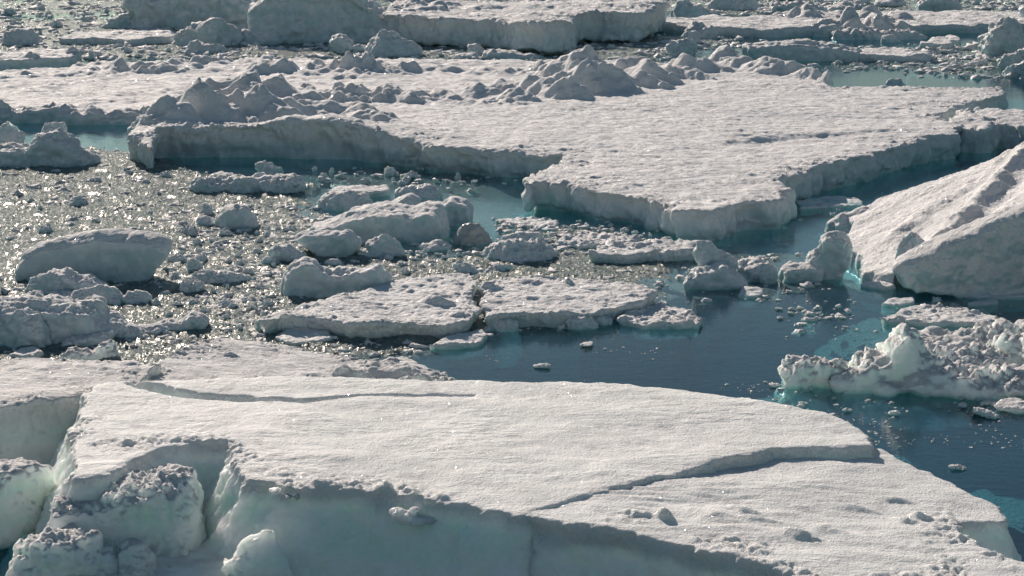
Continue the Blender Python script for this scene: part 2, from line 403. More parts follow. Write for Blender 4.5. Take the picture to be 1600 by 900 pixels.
def finish(name, g, label, cat, voxel=None, rough=1.0, crust=0.0, warp=0.0, smooth=2, relief=None, snow_bias=0.0, mat=None, group=None, seed=1,
           scallop=0.0, edge=None, origin=None, kind=None, streak=0.0, cap=None, craggy=None, crust_line=None):
    V = np.array(g.v); c = (V.min(0) + V.max(0)) / 2
    dist = math.sqrt(c[0] ** 2 + max(V[:, 1].min(), 20) ** 2 + CAM_H ** 2)
    foot = dist / (F * 0.64)                           # metres per pixel of the final picture
    vx = voxel or foot * 1.7
    me = remesh(g, vx)
    P = get_co(me)
    if cat in ('ice block', 'iceberg') and craggy is None:  # broken faces: flats struck off the front and back
        rs = np.random.RandomState(seed * 13 + 5); c3 = (P.min(0) + P.max(0)) / 2; ext = (P.max(0) - P.min(0)) / 2
        for k in range(8 if ext[0] < 2.4 * ext[2] else 0):
            nn = np.array([rs.uniform(-.9, .9), rs.choice([-1, -1, -1, 1]) * rs.uniform(.5, 1), rs.uniform(-.15, .75)]); nn /= np.linalg.norm(nn)
            dt = (P - c3) @ nn; h = rs.uniform(.55, .8) * dt.max(); ov = np.clip(dt - h, 0, None)
            P = P - 0.75 * ov[:, None] * nn
    P = laplace(me, P, smooth)
    if warp:
        P = P + warp * np.stack([fbm(P, warp * 5, 2, seed + k) for k in range(3)], 1)
    set_co(me, P); Nn = get_n(me)
    up = sstep(0.35, 0.85, Nn[:, 2])
    if relief is not None:
        wgt = sstep(-0.1, 0.25, P[:, 2])
        P[:, 2] += wgt * relief(P)
        set_co(me, P); P = laplace(me, P, 1); set_co(me, P); Nn = get_n(me); up2 = sstep(0.35, 0.85, Nn[:, 2])
    # displacement along the surface: broad and fine, more on walls and rims
    a = foot * rough
    d = 2.2 * a * fbm(P, foot * 26, 3, seed) + 1.0 * a * fbm(P, foot * 7, 2, seed + 3)
    if dist < 50: d = d * (1 - 0.6 * up)
    if cat in ('ice block', 'iceberg'):
        S = min(V[:, 0].max() - V[:, 0].min(), 2.2 * V[:, 2].max(), 5.0); k = 1.0 if craggy is None else craggy
        d = d + k * 0.04 * S * ridged(P * np.array([1, 1, 0.8]), 0.55 * S, 3, seed + 31, 0.55) - k * 0.02 * S
        d = d + k * 0.03 * S * billow(P, 0.22 * S, 2, seed + 33)
    if scallop:
        Q = P * np.array([1, 1, 0.75]); d = d + (1 - up) * scallop * fbm(Q, scallop * 5, 4, seed + 8, 0.6)
    if crust:
        cm = crust if edge is None else crust * (0.12 + 0.88 * np.exp(-np.maximum(-poly_sd(P, edge), 0) / (crust * 8)))
        if edge is not None: cm = cm * np.maximum(up, 0.1 + 0.9 * sstep(0.45, 0.08, edge[:, 2].mean() - P[:, 2]))
        if crust_line is not None: cm = crust * np.exp(-line_d(P, crust_line)[0] / 0.38) * np.maximum(up, sstep(0.45, 0.08, edge[:, 2].mean() - P[:, 2]))
        cm = cm * sstep(-0.1, 0.15, P[:, 2]) * sstep(-0.35, 0.15, fbm(P, max(crust * 14, 0.5), 2, seed + 21))
        d = d + cm * billow(P, np.maximum(crust * 3.2, foot * 5), 3, seed + 9, 0.6)
    if streak:                                         # wind-cut snow: low ridges drawn out across the view
        Q = P * np.array([0.3, 1.0, 1.0]); d = d + up * streak * ridged(Q, streak * 14, 3, seed + 4) * sstep(-0.3, 0.5, fbm(P, 3.0, 2, seed + 2))
    P = P + Nn * d[:, None]
    # origin at the foot
    org = np.array([c[0], c[1], 0.0]) if origin is None else np.array(origin)
    set_co(me, P); Nn = get_n(me)
    s = sstep(0.25, 0.62, Nn[:, 2] + 0.28 * fbm(P, 0.5, 3, seed + 12) + snow_bias) * sstep(0.02, 0.14, P[:, 2])
    if cap:                                            # the snow layer on top shows in the upper part of a broken wall
        s = np.maximum(s, 0.8 * sstep(cap * 1.7, cap * 0.4, (edge[:, 2].mean() if edge is not None else V[:, 2].max()) - P[:, 2] + 0.12 * fbm(P, 0.9, 4, seed)))
    at_ = me.attributes.new('snow', 'FLOAT', 'POINT'); at_.data.foreach_set('value', s.astype(np.float32))
    set_co(me, P - org)
    me.shade_smooth() if hasattr(me, 'shade_smooth') else me.polygons.foreach_set('use_smooth', [True] * len(me.polygons))
    me.materials.clear()
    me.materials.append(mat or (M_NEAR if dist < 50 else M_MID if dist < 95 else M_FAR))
    o = bpy.data.objects.new(name, me); COL.objects.link(o); o.location = org
    NV[0] += len(P)
    return tag(o, label, cat, group, kind)

# relief helpers --------------------------------------------------
def peaks_fn(peaks, z, seed=1, sharp=1.0, wob=0.25):
    """hummocks: (photo x, peak y, foot y, half width px[, depth factor])"""
    L = []
    for p in peaks:
        b = at(p[0], p[2], z); s = 1 / ppm(b); r = p[3] * s
        dep = r * (p[4] if len(p) > 4 else 1.0)
        h = max((p[2] - p[1]) * s - 0.25 * dep * CAM_H / b[1], 0.08)
        L.append((b[0], b[1] + 0.35 * dep, r, dep, h * (0.85 if p[0] < 520 else 0.8)))
    def fn(P):
        out = np.zeros(len(P)); wv = fbm(np.c_[P[:, :2], P[:, 0] * 0], 2.2, 3, seed)
        w2 = fbm(np.c_[P[:, :2], P[:, 0] * 0], 2.2, 3, seed + 3)
        for x, y, r, dep, h in L:
            m = (np.abs(P[:, 0] - x) < 2.2 * r) & (np.abs(P[:, 1] - y) < 2.2 * dep)
            if not m.any(): continue
            Q = P[m]; dx = (Q[:, 0] - x) / r + wob * wv[m] * 2; dy = (Q[:, 1] - y) / dep + wob * w2[m] * 2
            ex, ey = dx * 0.8 - dy * 0.6, dx * 0.6 + dy * 0.8      # drawn out towards the viewer's right
            d = 0.6 * np.sqrt(ex * ex * 0.55 + ey * ey * 1.9 + 0.004) + 0.4 * (np.abs(ex) * 0.7 + np.abs(ey) * 1.25)
            hh = h * np.clip(1.12 - d, 0, None) ** sharp
            hh = hh + h * 0.20 * ridged(np.c_[Q[:, :2], Q[:, 0] * 0], 0.7 * r, 2, seed) * np.clip(1.3 - d, 0, 1)
            kk = 0.22 * h + 0.05; o_ = out[m]; t_ = np.clip(0.5 + 0.5 * (hh - o_) / kk, 0, 1)
            out[m] = np.where(hh > 1e-4, o_ + (hh - o_) * t_ + kk * t_ * (1 - t_) * np.clip(hh / kk, 0, 1), o_)
        return out
    return fn
def band_fn(line, z, width, h, L, seed=1):             # line of small rubble along a traced line
    W = outline(line, z)
    def fn(P):
        d, s, p = line_d(P, W); Q = np.c_[P[:, :2], P[:, 0] * 0]
        m = np.exp(-(d / width) ** 2)
        return m * h * np.clip(billow(Q, L, 3, seed) + 0.35, 0, None) * sstep(-0.4, 0.2, fbm(Q, L * 6, 2, seed + 2))
    return fn
def groove_fn(line, z, width, depth, step=0.0, seed=1):
    W = outline(line, z)
    def fn(P):
        Q = P.copy(); Q[:, 0] += 0.06 * fbm(P, 0.5, 2, seed); Q[:, 1] += 0.10 * fbm(P, 0.5, 2, seed + 1)
        d, s, p = line_d(Q, W); wd = width * np.clip(1.25 - p, 0.25, 1)
        return -depth * np.clip(1.25 - p, 0.2, 1) * sstep(wd, wd * 0.45, d)
    return fn
def many(*fs):
    return lambda P: sum(f(P) for f in fs)

# ================================================================== THE SETTING
def box_mesh(name, x0, x1, y0, y1, z0, z1, mat, kind='structure'):
    bm = bmesh.new(); bmesh.ops.create_cube(bm, size=1)
    for v in bm.verts: v.co = Vector(((x0 + x1) / 2 + v.co.x * (x1 - x0), (y0 + y1) / 2 + v.co.y * (y1 - y0), (z0 + z1) / 2 + v.co.z * (z1 - z0)))
    me = bpy.data.meshes.new(name); bm.to_mesh(me); bm.free(); me.materials.append(mat)
    o = bpy.data.objects.new(name, me); COL.objects.link(o); return tag(o, kind=kind)
box_mesh('sea_water', -3000, 3000, -200, 6000, -14, 0, M_WATER)
mb, tb = newmat('deep_water'); pb = N(tb, 'ShaderNodeBsdfDiffuse'); pb.inputs[0].default_value = (0.008, 0.03, 0.045, 1)
tb.links.new(pb.outputs[0], N(tb, 'ShaderNodeOutputMaterial').inputs[0])
box_mesh('sea_floor', -3000, 3000, -200, 6000, -16, -13, mb)

# slush: the skin of ground-up ice between the floes; one sheet, finer near the viewer
S_POLYS = [
    ([(-600, 188), (232, 236), (290, 268), (470, 288), (500, 330), (600, 400), (700, 400), (900, 385), (1010, 392), (1050, 430), (1040, 465), (900, 498),
      (800, 520), (650, 545), (560, 575), (150, 575), (-600, 575)], 1.0),
    ([(-600, 8), (1000, 55), (1160, 50), (1160, 72), (1000, 95), (400, 92), (-600, 100)], 0.95),
    ([(1290, 78), (2200, 60), (2200, 128), (1480, 118), (1400, 108), (1300, 110)], 0.7),
    ([(-600, -40), (2200, -40), (2200, 22), (1000, 22), (-600, 26)], 0.8),
    ([(480, 262), (820, 262), (815, 292), (700, 300), (520, 292)], 0.42),
    ([(1000, 388), (1330, 392), (1340, 430), (1200, 465), (1060, 470)], 0.42),
    ([(780, 345), (900, 345), (1060, 372), (1010, 400), (880, 420), (760, 395)], 0.6),
    ([(1240, 300), (1330, 300), (1330, 330), (1230, 335)], 0.25),
    ([(1170, 462), (1360, 462), (1600, 480), (1600, 500), (1240, 510)], 0.25),
    ([(1180, 600), (2200, 600), (2200, 650), (1300, 650)], 0.20),
]
T_POLYS = [   # drowned loose ice seen as turquoise water: outline, depth
    ([(270, 250), (620, 250), (820, 268), (850, 300), (820, 345), (745, 352), (640, 330), (500, 320), (330, 290)], .16),
    ([(810, 320), (940, 345), (1060, 372), (1200, 370), (1260, 335), (1340, 300), (1340, 340), (1280, 365), (1200, 395), (1060, 405), (900, 385), (800, 360)], .30),
    ([(1330, 445), (1400, 440), (2000, 455), (2000, 530), (1440, 520), (1360, 505)], .5),
    ([(1200, 400), (1340, 400), (1400, 450), (1200, 465)], .2),
    ([(1380, 470), (1560, 465), (2000, 500), (1560, 520), (1400, 515)], .15),
    ([(1190, 600), (2000, 620), (2000, 660), (1400, 650), (1260, 640)], .4),
    ([(1530, 675), (2000, 660), (2000, 740), (1570, 730)], .9), ([(1500, 770), (1560, 775), (2000, 800), (2000, 900), (1580, 860), (1520, 810)], .8),
    ([(1420, 755), (1500, 765), (1520, 790), (1460, 790)], .2),
    ([(1290, 85), (1500, 110), (2000, 105), (2000, 150), (1300, 140)], .9), ([(-500, 180), (240, 190), (300, 250), (200, 280), (-500, 280)], .2),
    ([(440, 360), (800, 350), (800, 400), (560, 410)], .2), ([(1480, 195), (2000, 190), (2000, 240), (1400, 260)], .35),
]
def drowned(P):
    z = np.full(len(P), -9.0); Q = np.c_[P[:, :2], P[:, 0] * 0]; n1 = fbm(Q, 4.0, 4, 61); n2 = fbm(Q, 0.6, 3, 62)
    for pts, dp in T_POLYS:
        W = outline(pts, 0.0); sdv = poly_sd(P, W) + 0.9 * n1
        z = np.maximum(z, -dp - 0.05 * n2 - 0.12 * n1 - 0.10 * np.clip(sdv + 2.5, 0, 2.5) - 0.16 * np.clip(sdv, 0, 20) - 0.14 * np.clip(sdv, 0, 20) ** 2)
    return z
def slush_mask(P):
    m = np.zeros(len(P))
    for pts, wt in S_POLYS:
        W = outline(pts, 0.0); sdv = poly_sd(P, W); sc = max(0.8, W[:, 1].mean() * 0.02)
        m = np.maximum(m, wt * sstep(sc, -sc, sdv + sc * 0.8 * fbm(np.c_[P[:, :2], P[:, 0] * 0], sc * 2, 3, 4)))
    return m
def build_slush():
    ys, y = [], 38.0
    while y < 230: ys.append(y); y += y * y / 12.0 / (F * 0.64) * 0.9 + 0.004
    ys = np.array(ys); nx = 900; u = np.linspace(-0.34, 0.34, nx)
    X = u[None, :] * ys[:, None] * 1.0; Yg = np.repeat(ys[:, None], nx, 1)
    P = np.c_[X.ravel(), Yg.ravel(), np.zeros(X.size)]
    m = slush_mask(P); m = m * sstep(0.24, 0.40, m)
    far = np.clip(P[:, 1] / 60.0, 1, 3)
    z = -0.075 * far + 0.15 * far * (m - 0.25) + 0.035 * far * fbm(P, 2.6, 3, 11) + 0.035 * fbm(P, 0.5, 3, 12) + 0.05 * np.clip(billow(P, 0.16, 2, 13), -0.3, 1) * np.clip(m, 0.15, 1)
    z = z + 0.10 * np.clip(billow(P, 0.7, 2, 15) - 0.05, 0, 1) * (m > .5)
    z = np.minimum(z, 0.11 + 0.02 * fbm(P, 0.3, 2, 5))
    zt = drowned(P); z = np.maximum(z - 18 * np.clip(0.16 - m, 0, 1), zt)
    z = np.maximum(z, -4.0); keep = z > -9
    nr = len(ys); idx = np.arange(nr * nx).reshape(nr, nx)
    q = np.stack([idx[:-1, :-1], idx[:-1, 1:], idx[1:, 1:], idx[1:, :-1]], -1).reshape(-1, 4)
    q = q[keep[q].all(1)]
    used = np.unique(q); rem = np.full(len(P), -1); rem[used] = np.arange(len(used)); q = rem[q]
    V = np.c_[P[used, :2], z[used]]
    me = bpy.data.meshes.new('slush'); me.vertices.add(len(V)); me.vertices.foreach_set('co', V.astype(np.float32).ravel())
    me.loops.add(q.size); me.loops.foreach_set('vertex_index', q.ravel().astype(np.int32))
    me.polygons.add(len(q)); me.polygons.foreach_set('loop_start', np.arange(0, q.size, 4, dtype=np.int32))
    me.update(calc_edges=True); me.validate()
    me.polygons.foreach_set('use_smooth', [True] * len(me.polygons)); me.materials.append(M_SLUSH)
    o = bpy.data.objects.new('slush', me); COL.objects.link(o); NV[0] += len(V)
    tag(o, 'thin glittering skin of ground up slush ice floating between the floes', 'slush', kind='stuff')
build_slush()

# ================================================================== THE FLOES
def floe(name, pts, z, label, cat='ice floe', seed=1, relief=None, extra=None, group=None, **kw):
    if cat != 'ice floe': kw.setdefault('bottom', -0.28); kw.setdefault('batter', -0.04)
    g = Geo(); sk_ = {k: kw.pop(k) for k in ('bottom', 'shelf', 'undercut', 'jit', 'step', 'batter') if k in kw}
    O, co = slab(g, pts, z, seed=seed, **sk_); kw.setdefault('cap', 0.38 * z)
    if extra: extra(g)
    return finish(name, g, label, cat, relief=relief, edge=O, seed=seed, group=group, **kw)

def band2(line, z, wd, h):                            # low drift crest
    W = outline(line, z)
    return lambda P: h * np.exp(-((line_d(P, W)[0] + .25 * fbm(P, 1.4, 2, 5)) / wd) ** 2) * (0.6 + 0.8 * fbm(P, 2.0, 2, 3))
# --- foreground slab
z = 1.65
floe('ice_floe', [(140, 612), (150, 602), (215, 596), (450, 588), (700, 595), (900, 598), (1050, 606), (1180, 625), (1290, 646), (1345, 668), (1365, 697),
                  (1290, 697), (1210, 701), (1160, 711), (1080, 731), (1000, 750), (900, 776), (850, 792), (812, 800), (730, 785), (650, 771), (570, 760),
                  (480, 762), (430, 752), (385, 746), (366, 722), (358, 692), (300, 690), (250, 700), (205, 715), (165, 738), (118, 745), (116, 700), (124, 650)], z,
     'largest snow covered foreground floe, a thin crack along its far side', seed=3, jit=0.07, step=0.12, bottom=-1.2, batter=1.5,
     extra=lambda g: slab(g, [(200, 800), (280, 790), (365, 785), (405, 850), (430, 890), (330, 905), (110, 905), (90, 850)], .45, bottom=-1.2, seed=5, jit=.1, batter=.3),
     relief=many(band2([(380, 636), (560, 668), (760, 700), (960, 742)], z, .5, .05), band2([(300, 650), (470, 700), (640, 742)], z, .35, .045), band2([(700, 630), (900, 650), (1150, 668)], z, .6, .04), band2([(480, 712), (700, 730), (850, 770)], z, .3, .035),
                 groove_fn([(216, 600), (290, 616), (350, 620), (400, 624), (480, 627), (560, 618), (640, 617), (740, 617)], z, 0.26, 0.30, seed=4),
                 lambda P: 0.05 * fbm(P * np.array([0.4, 1, 1]), 1.6, 3, 6),
                 peaks_fn([(197, 684, 694, 8), (650, 759, 770, 8), (690, 764, 775, 14), (600, 750, 764, 16), (500, 745, 758, 22)], z, 5, 0.6, 0.1)),
     crust=0.07, scallop=0.10, streak=0.012, smooth=1, voxel=0.036, snow_bias=-0.6, cap=.2,
     crust_line=outline([(124, 650), (118, 700), (150, 690), (240, 692), (300, 692), (358, 694), (368, 722), (390, 742), (430, 748), (480, 758), (570, 756), (650, 768)], z))
floe('ice_floe', [(x_, y_, 1.61 - 0.19 * (x_ - 816) / 550) for x_, y_ in [(816, 806), (850, 795), (910, 776), (1000, 756), (1090, 736), (1160, 717), (1230, 707), (1290, 703), (1372, 702), (1400, 716), (1470, 746),
                  (1500, 762), (1560, 792), (1566, 812), (1530, 815), (1482, 808), (1492, 828), (1530, 852), (1570, 872), (1620, 885), (1700, 905), (1700, 990), (1500, 985), (1300, 930),
                  (1250, 897), (1180, 875), (1100, 856), (1000, 836), (900, 817)]], 1.42,
     'foreground floe broken off along the dark diagonal crack, small snow boulder on it', seed=8, jit=0.08, step=0.14, bottom=-1.2, shelf=1.6, batter=1.1,
     relief=many(lambda P: 0.06 * fbm(P * np.array([0.4, 1, 1]), 1.3, 3, 9),
                 peaks_fn([(1038, 808, 830, 13), (1120, 816, 826, 40), (1250, 836, 850, 26), (1290, 828, 838, 30), (1420, 808, 818, 16), (1440, 800, 812, 14), (1330, 796, 802, 40, .5), (1180, 818, 826, 30, .5), (1400, 780, 788, 30, .5), (1000, 820, 826, 24, .6), (1160, 806, 812, 20)], 1.35, 7, 0.7, 0.25)),
     crust=0.08, scallop=0.08, streak=0.02, smooth=1, voxel=0.038, snow_bias=-0.6, cap=.2,
     crust_line=outline([(1000, 832), (1100, 852), (1180, 868), (1250, 890), (1300, 925), (1480, 900), (1540, 868), (1500, 836), (1484, 812), (1540, 800)], 1.4))
floe('ice_floe', [(-140, 560), (0, 560), (120, 560), (190, 562), (245, 572), (220, 594), (150, 602), (139, 617), (110, 620), (60, 626), (0, 637), (-140, 645)], 1.50,
     'snow topped floe touching the far corner of the largest foreground floe, tall grey green wall', seed=12, jit=0.08, step=0.15, bottom=-1.2,
     relief=many(band_fn([(-40, 578), (40, 582), (120, 578), (190, 572), (250, 576)], 1.5, 0.5, 0.09, 0.9, 3), lambda P: 0.04 * fbm(P, 1.2, 3, 3)),
     crust=0.06, scallop=0.10, streak=0.015, smooth=1, voxel=0.045)
floe('ice_floe', [(x_, y_, 1.38 - 0.75 * (x_ - 215) / 500) for x_, y_ in [(215, 590), (235, 572), (270, 552), (300, 537), (345, 528), (400, 533), (460, 541), (520, 553), (560, 562), (600, 562), (625, 558), (660, 572), (700, 590), (715, 604), (500, 606), (300, 606)]], 0.95,
     'low crusty floe tapering to a point behind the largest foreground floe', seed=14, jit=0.12, step=0.2,
     relief=many(peaks_fn([(620, 562, 582, 45, .5), (560, 572, 588, 30, .5), (650, 574, 590, 35, .5), (360, 566, 572, 16, .5)], 0.95, 4, 0.8), band_fn([(540, 590), (600, 566), (660, 576), (690, 590)], .85, 0.4, 0.16, 0.5, 8),
                 band_fn([(280, 578), (360, 582), (420, 586)], 1.2, 0.4, 0.09, 0.9, 9), lambda P: 0.06 * fbm(P, 1.0, 3, 3)),
     crust=0.06, streak=0.03, smooth=1)

# --- middle distance
zB = 1.0
B_PEAKS = [(905, 73, 128, 62, 1.3), (925, 92, 142, 60), (985, 82, 118, 40), (1020, 91, 128, 44), (1075, 84, 112, 40), (885, 117, 152, 38), (862, 118, 148, 34), (805, 134, 157, 38),
           (628, 139, 160, 36), (740, 128, 148, 40), (780, 122, 144, 34), (700, 138, 152, 30), (960, 104, 134, 36), (840, 112, 138, 34), (1000, 108, 134, 40), (1050, 102, 122, 34), (1100, 92, 112, 34),
           (1135, 70, 104, 42, 1.2), (1160, 86, 110, 36), (1200, 90, 116, 46), (1235, 97, 118, 34), (1270, 105, 124, 30), (1295, 108, 130, 16), (1090, 106, 124, 26), (1040, 126, 138, 14), (1180, 74, 100, 40),
           (365, 108, 186, 112, 1.5), (318, 128, 194, 70, 1.2), (275, 152, 206, 50, 1.3), (250, 178, 212, 26), (415, 124, 176, 72), (440, 116, 158, 30), (455, 150, 182, 60), (505, 158, 184, 52), (420, 150, 186, 60), (555, 158, 186, 56, .8), (585, 170, 192, 46, .8), (610, 176, 192, 24),
           (480, 128, 140, 20), (490, 122, 137, 14), (525, 134, 152, 26), (560, 133, 152, 26), (590, 134, 152, 22), (540, 137, 156, 40)]
B_OUT = [(237, 228), (245, 212), (258, 209), (300, 208), (380, 208), (440, 209), (475, 210), (510, 210), (545, 212), (590, 215), (640, 222), (680, 228), (760, 234), (820, 239), (888, 241),
                  (878, 250), (850, 268), (822, 280), (816, 290), (850, 284), (890, 287), (930, 297), (965, 301), (1000, 306), (1060, 326), (1110, 330), (1160, 316), (1215, 313), (1234, 292), (1216, 283),
                  (1270, 262), (1340, 246), (1400, 229), (1450, 214), (1492, 208), (1500, 198), (1470, 185), (1465, 178), (1500, 168), (1540, 156), (1578, 148), (1566, 140), (1480, 139), (1400, 137),
                  (1300, 136), (1296, 124), (1270, 112), (1200, 104), (1100, 100), (900, 112), (760, 132), (640, 146), (540, 148), (450, 134), (380, 122), (300, 140), (255, 165), (232, 192), (205, 202), (203, 214)]
floe('ice_floe', B_OUT, zB,
     'broad snow floe in the middle distance with pointed hummocks along its far edge', seed=21, jit=0.22, step=0.35, bottom=-0.9, shelf=3.2, undercut=0.15,
     relief=many((lambda pk, W: (lambda P: pk(P) * (0.12 + 0.88 * sstep(0.3, 2.4, line_d(P, W)[0]))))(peaks_fn(B_PEAKS, zB, 5, 1.0, 0.22), outline([(205, 214), (237, 228), (258, 209), (300, 208), (380, 208), (440, 209), (545, 212), (640, 222)], zB)),
                 (lambda W: (lambda P: (0.30 + .1 * fbm(P, 1.5, 2, 4)) * np.exp(-(line_d(P, W)[0] / 2.2) ** 2)))(outline([(262, 209), (330, 209), (400, 208), (450, 208), (520, 209), (560, 210)], zB)),
                 (lambda W: (lambda P: 0.40 * np.exp(-(line_d(P, W)[0] / 1.5) ** 2)))(outline([(470, 208), (520, 209)], zB)), lambda P: 0.12 * fbm(P * np.array([0.3, 1, 1]), 4.0, 3, 9),
                 groove_fn([(1165, 222), (1240, 215), (1330, 210), (1400, 205)], zB, 1.3, 0.15, seed=5),
                 band_fn([(660, 150), (560, 158), (480, 150), (400, 150)], zB, 1.2, 0.5, 1.0, 6), band_fn([(640, 163), (720, 160), (800, 160)], zB, 1.0, 0.18, 0.7, 7)),
     crust=0.10, scallop=0.30, streak=0.035, smooth=2, voxel=0.078, rough=.8)
floe('ice_floe', [(-140, 100), (0, 112), (100, 106), (140, 98), (380, 92), (430, 92), (700, 92), (1000, 95), (1080, 104), (900, 125), (640, 150), (430, 152), (300, 160), (215, 178), (120, 180), (0, 174), (-140, 172)], 0.45,
     'flat pink lit floe behind the broad hummocked one, lines of small rubble across it', seed=25, jit=0.3, step=0.8,
     relief=many(band_fn([(110, 104), (200, 104), (330, 98), (480, 104), (590, 110)], .55, 2.0, 0.8, 1.4, 3), band_fn([(640, 108), (760, 109), (960, 113)], .55, 1.6, 0.6, 1.3, 5),
                 band_fn([(210, 108), (330, 114), (400, 112), (480, 118)], .55, 2.2, 0.7, 1.4, 6), band_fn([(60, 116), (150, 119), (260, 124)], .55, 2.0, 0.22, 1.4, 11),
                 band_fn([(-60, 172), (60, 174), (150, 172), (215, 172)], .55, 1.4, 0.8, 1.2, 7), lambda P: 0.06 * fbm(P * np.array([0.3, 1, 1]), 4.0, 3, 9)),
     crust=0.08, streak=0.05, voxel=0.13)
g = Geo()
silhouette(g, [(-40, 190), (-40, 176), (20, 172), (70, 166), (100, 165), (118, 175), (112, 192), (40, 194)], 192, 1.5, 0.9, seed=3)
finish('ice_block', g, 'long dark rounded ice hump along the near edge of the flat pink lit floe', 'ice block', seed=3, snow_bias=.1)
g = Geo()
silhouette(g, [(115, 194), (118, 184), (150, 182), (200, 184), (245, 182), (246, 188), (215, 194), (160, 195)], 195, 1.2, 0.9, seed=4)
blob(g, 150, 184, 60, 14, seed=5); blob(g, 218, 178, 40, 16, kind='block', seed=6)
finish('ice_block', g, 'low ledge of ice beside the long dark rounded hump', 'ice block', seed=4, snow_bias=.1)

floe('ice_floe', [(402, 502), (420, 492), (470, 476), (520, 466), (560, 456), (600, 442), (625, 435), (690, 428), (746, 430), (741, 448), (733, 468), (750, 480), (742, 490), (738, 500), (700, 506), (600, 508), (540, 508), (510, 502), (480, 498), (440, 498)], 0.42,
     'granular snow floe left of the narrow water gap, its near edge thick and rounded', seed=31, jit=0.12, step=0.2, bottom=-0.4, batter=-0.3,
     relief=many(peaks_fn([(690, 462, 478, 26, .5), (675, 460, 470, 18), (705, 435, 445, 18), (420, 494, 508, 14), (455, 488, 500, 16), (720, 484, 492, 14, .6), (640, 448, 454, 24, .5)], .42, 5, 0.7),
                 lambda P: 0.07 * fbm(P * np.array([0.5, 1, 1]), 0.9, 4, 3)), crust=0.05, streak=0.03, smooth=1, voxel=0.045)
floe('ice_floe', [(750, 452), (765, 441), (800, 434), (850, 432), (930, 437), (985, 440), (1015, 447), (1026, 460), (1010, 470), (960, 478), (920, 488), (880, 490), (800, 490), (762, 495), (754, 480), (757, 465)], 0.40,
     'wave ridged snow floe right of the narrow water gap, rounded at its far end', seed=34, jit=0.10, step=0.2, bottom=-0.4, batter=-0.3,
     relief=many(lambda P: 0.085 * fbm(P * np.array([0.35, 1, 1]), 0.8, 4, 13), peaks_fn([(785, 486, 496, 14, .7), (770, 440, 452, 18), (885, 430, 444, 8)], .4, 3, .7)), crust=0.05, streak=0.035, smooth=1, voxel=0.045)

# --- tilted slabs at the right
g = Geo()
slab(g, [(1345, 400, .35), (1318, 378, .35), (1330, 350, .45), (1326, 330, .6), (1372, 306, 1.0), (1440, 290, 1.5), (1500, 268, 2.0), (1600, 234, 2.8), (1720, 190, 3.8), (1740, 300, 3.2), (1610, 330, 2.1),
         (1500, 372, 1.2), (1405, 418, .5), (1395, 432, .35), (1348, 424, .25)], 1.0, seed=41, jit=0.12, bottom=-1.0, shelf=1.0)
floe_t = finish('ice_floe', g, 'great tilted floe rising out of the water, its snow slope in the sun', 'ice floe', seed=41, crust=0.02, scallop=0.08, streak=0.0, snow_bias=.15, rough=.6, voxel=0.055, smooth=5,
    relief=many(lambda P: 0.08 * fbm(P, 1.5, 3, 5), (lambda W: (lambda P: 0.30 * (0.8 + .4 * fbm(P, .9, 2, 3)) * np.exp(-((line_d(P, W)[0] + .15 * fbm(P, .7, 2, 8)) / 0.30) ** 2)))(outline([(1455, 360, ), (1500, 332), (1560, 308), (1640, 275)], 1.7)),
                (lambda W: (lambda P: 0.20 * (0.7 + .5 * fbm(P, .8, 2, 4)) * np.exp(-((line_d(P, W)[0] + .2 * fbm(P, .8, 2, 9)) / 0.40) ** 2)))(outline([(1385, 318), (1450, 300), (1530, 290), (1620, 262)], 1.9)), (lambda W: (lambda P: -0.25 * np.exp(-(line_d(P, W)[0] / 0.45) ** 2)))(outline([(1450, 378), (1510, 350), (1570, 324), (1680, 280)], 1.7))))
g = Geo()
silhouette(g, [(1398, 416), (1404, 406), (1450, 384), (1500, 360), (1550, 338), (1600, 318), (1680, 285), (1760, 255), (1760, 475), (1600, 461), (1540, 458), (1480, 450), (1425, 444), (1405, 432)], 464, 1.5, 1.0, 1.0, lean=0.15, seed=42, jit=0.02)
finish('ice_block', g, 'smooth steep ice slab with a clean sloping top edge leaning on the great tilted floe', 'ice block', seed=42, rough=0.6, smooth=1, snow_bias=0.45, voxel=0.05, craggy=.3, scallop=.06)
g = Geo(); p = at_Y(1426, 388, at(1428, 446, 0)[1]); lump_at(g, p[0], p[1], p[2], .46, .42, .40, 'round', 5); lump_at(g, p[0] - .05, p[1] + .05, p[2] - .35, .45, .4, .4, 'round', 6)
finish('ice_block', g, 'rounded ice boulder wedged at the low end of the smooth steep slab', 'ice block', seed=43, rough=.6, smooth=4)
g = Geo(); silhouette(g, [(1288, 360), (1292, 348), (1315, 335), (1350, 326), (1380, 328), (1394, 342), (1392, 350), (1350, 354), (1310, 364), (1292, 368)], 366, 1.6, 0.8, seed=44)
finish('ice_block', g, 'smooth domed ice block at the upper tip of the great tilted floe', 'ice block', seed=44, rough=.6, smooth=4)
floe('ice_floe', [(1498, 458), (1540, 450), (1600, 444), (1700, 445), (1700, 468), (1600, 462), (1530, 462)], 0.12, 'thin bluish ice ledge awash at the foot of the smooth steep slab', cat='ice ledge', seed=45, jit=.06)
floe('ice_floe', [(1484, 186), (1500, 174), (1530, 170), (1600, 170), (1700, 168), (1700, 200), (1600, 196), (1570, 190), (1540, 198), (1505, 196)], 1.1,
     'thick rough edged floe just beyond the far corner of the broad hummocked one', seed=46, jit=.2, shelf=.8, crust=.14, scallop=.15, voxel=.09,
     relief=lambda P: 0.16 * fbm(P, 1.3, 3, 3))
floe('ice_floe', [(1240, 312), (1290, 306), (1340, 308), (1350, 318), (1300, 322), (1250, 324)], 0.06, 'thin drowned ice pan in the dark channel before the great tilted floe', cat='ice pan', seed=47, jit=.1)

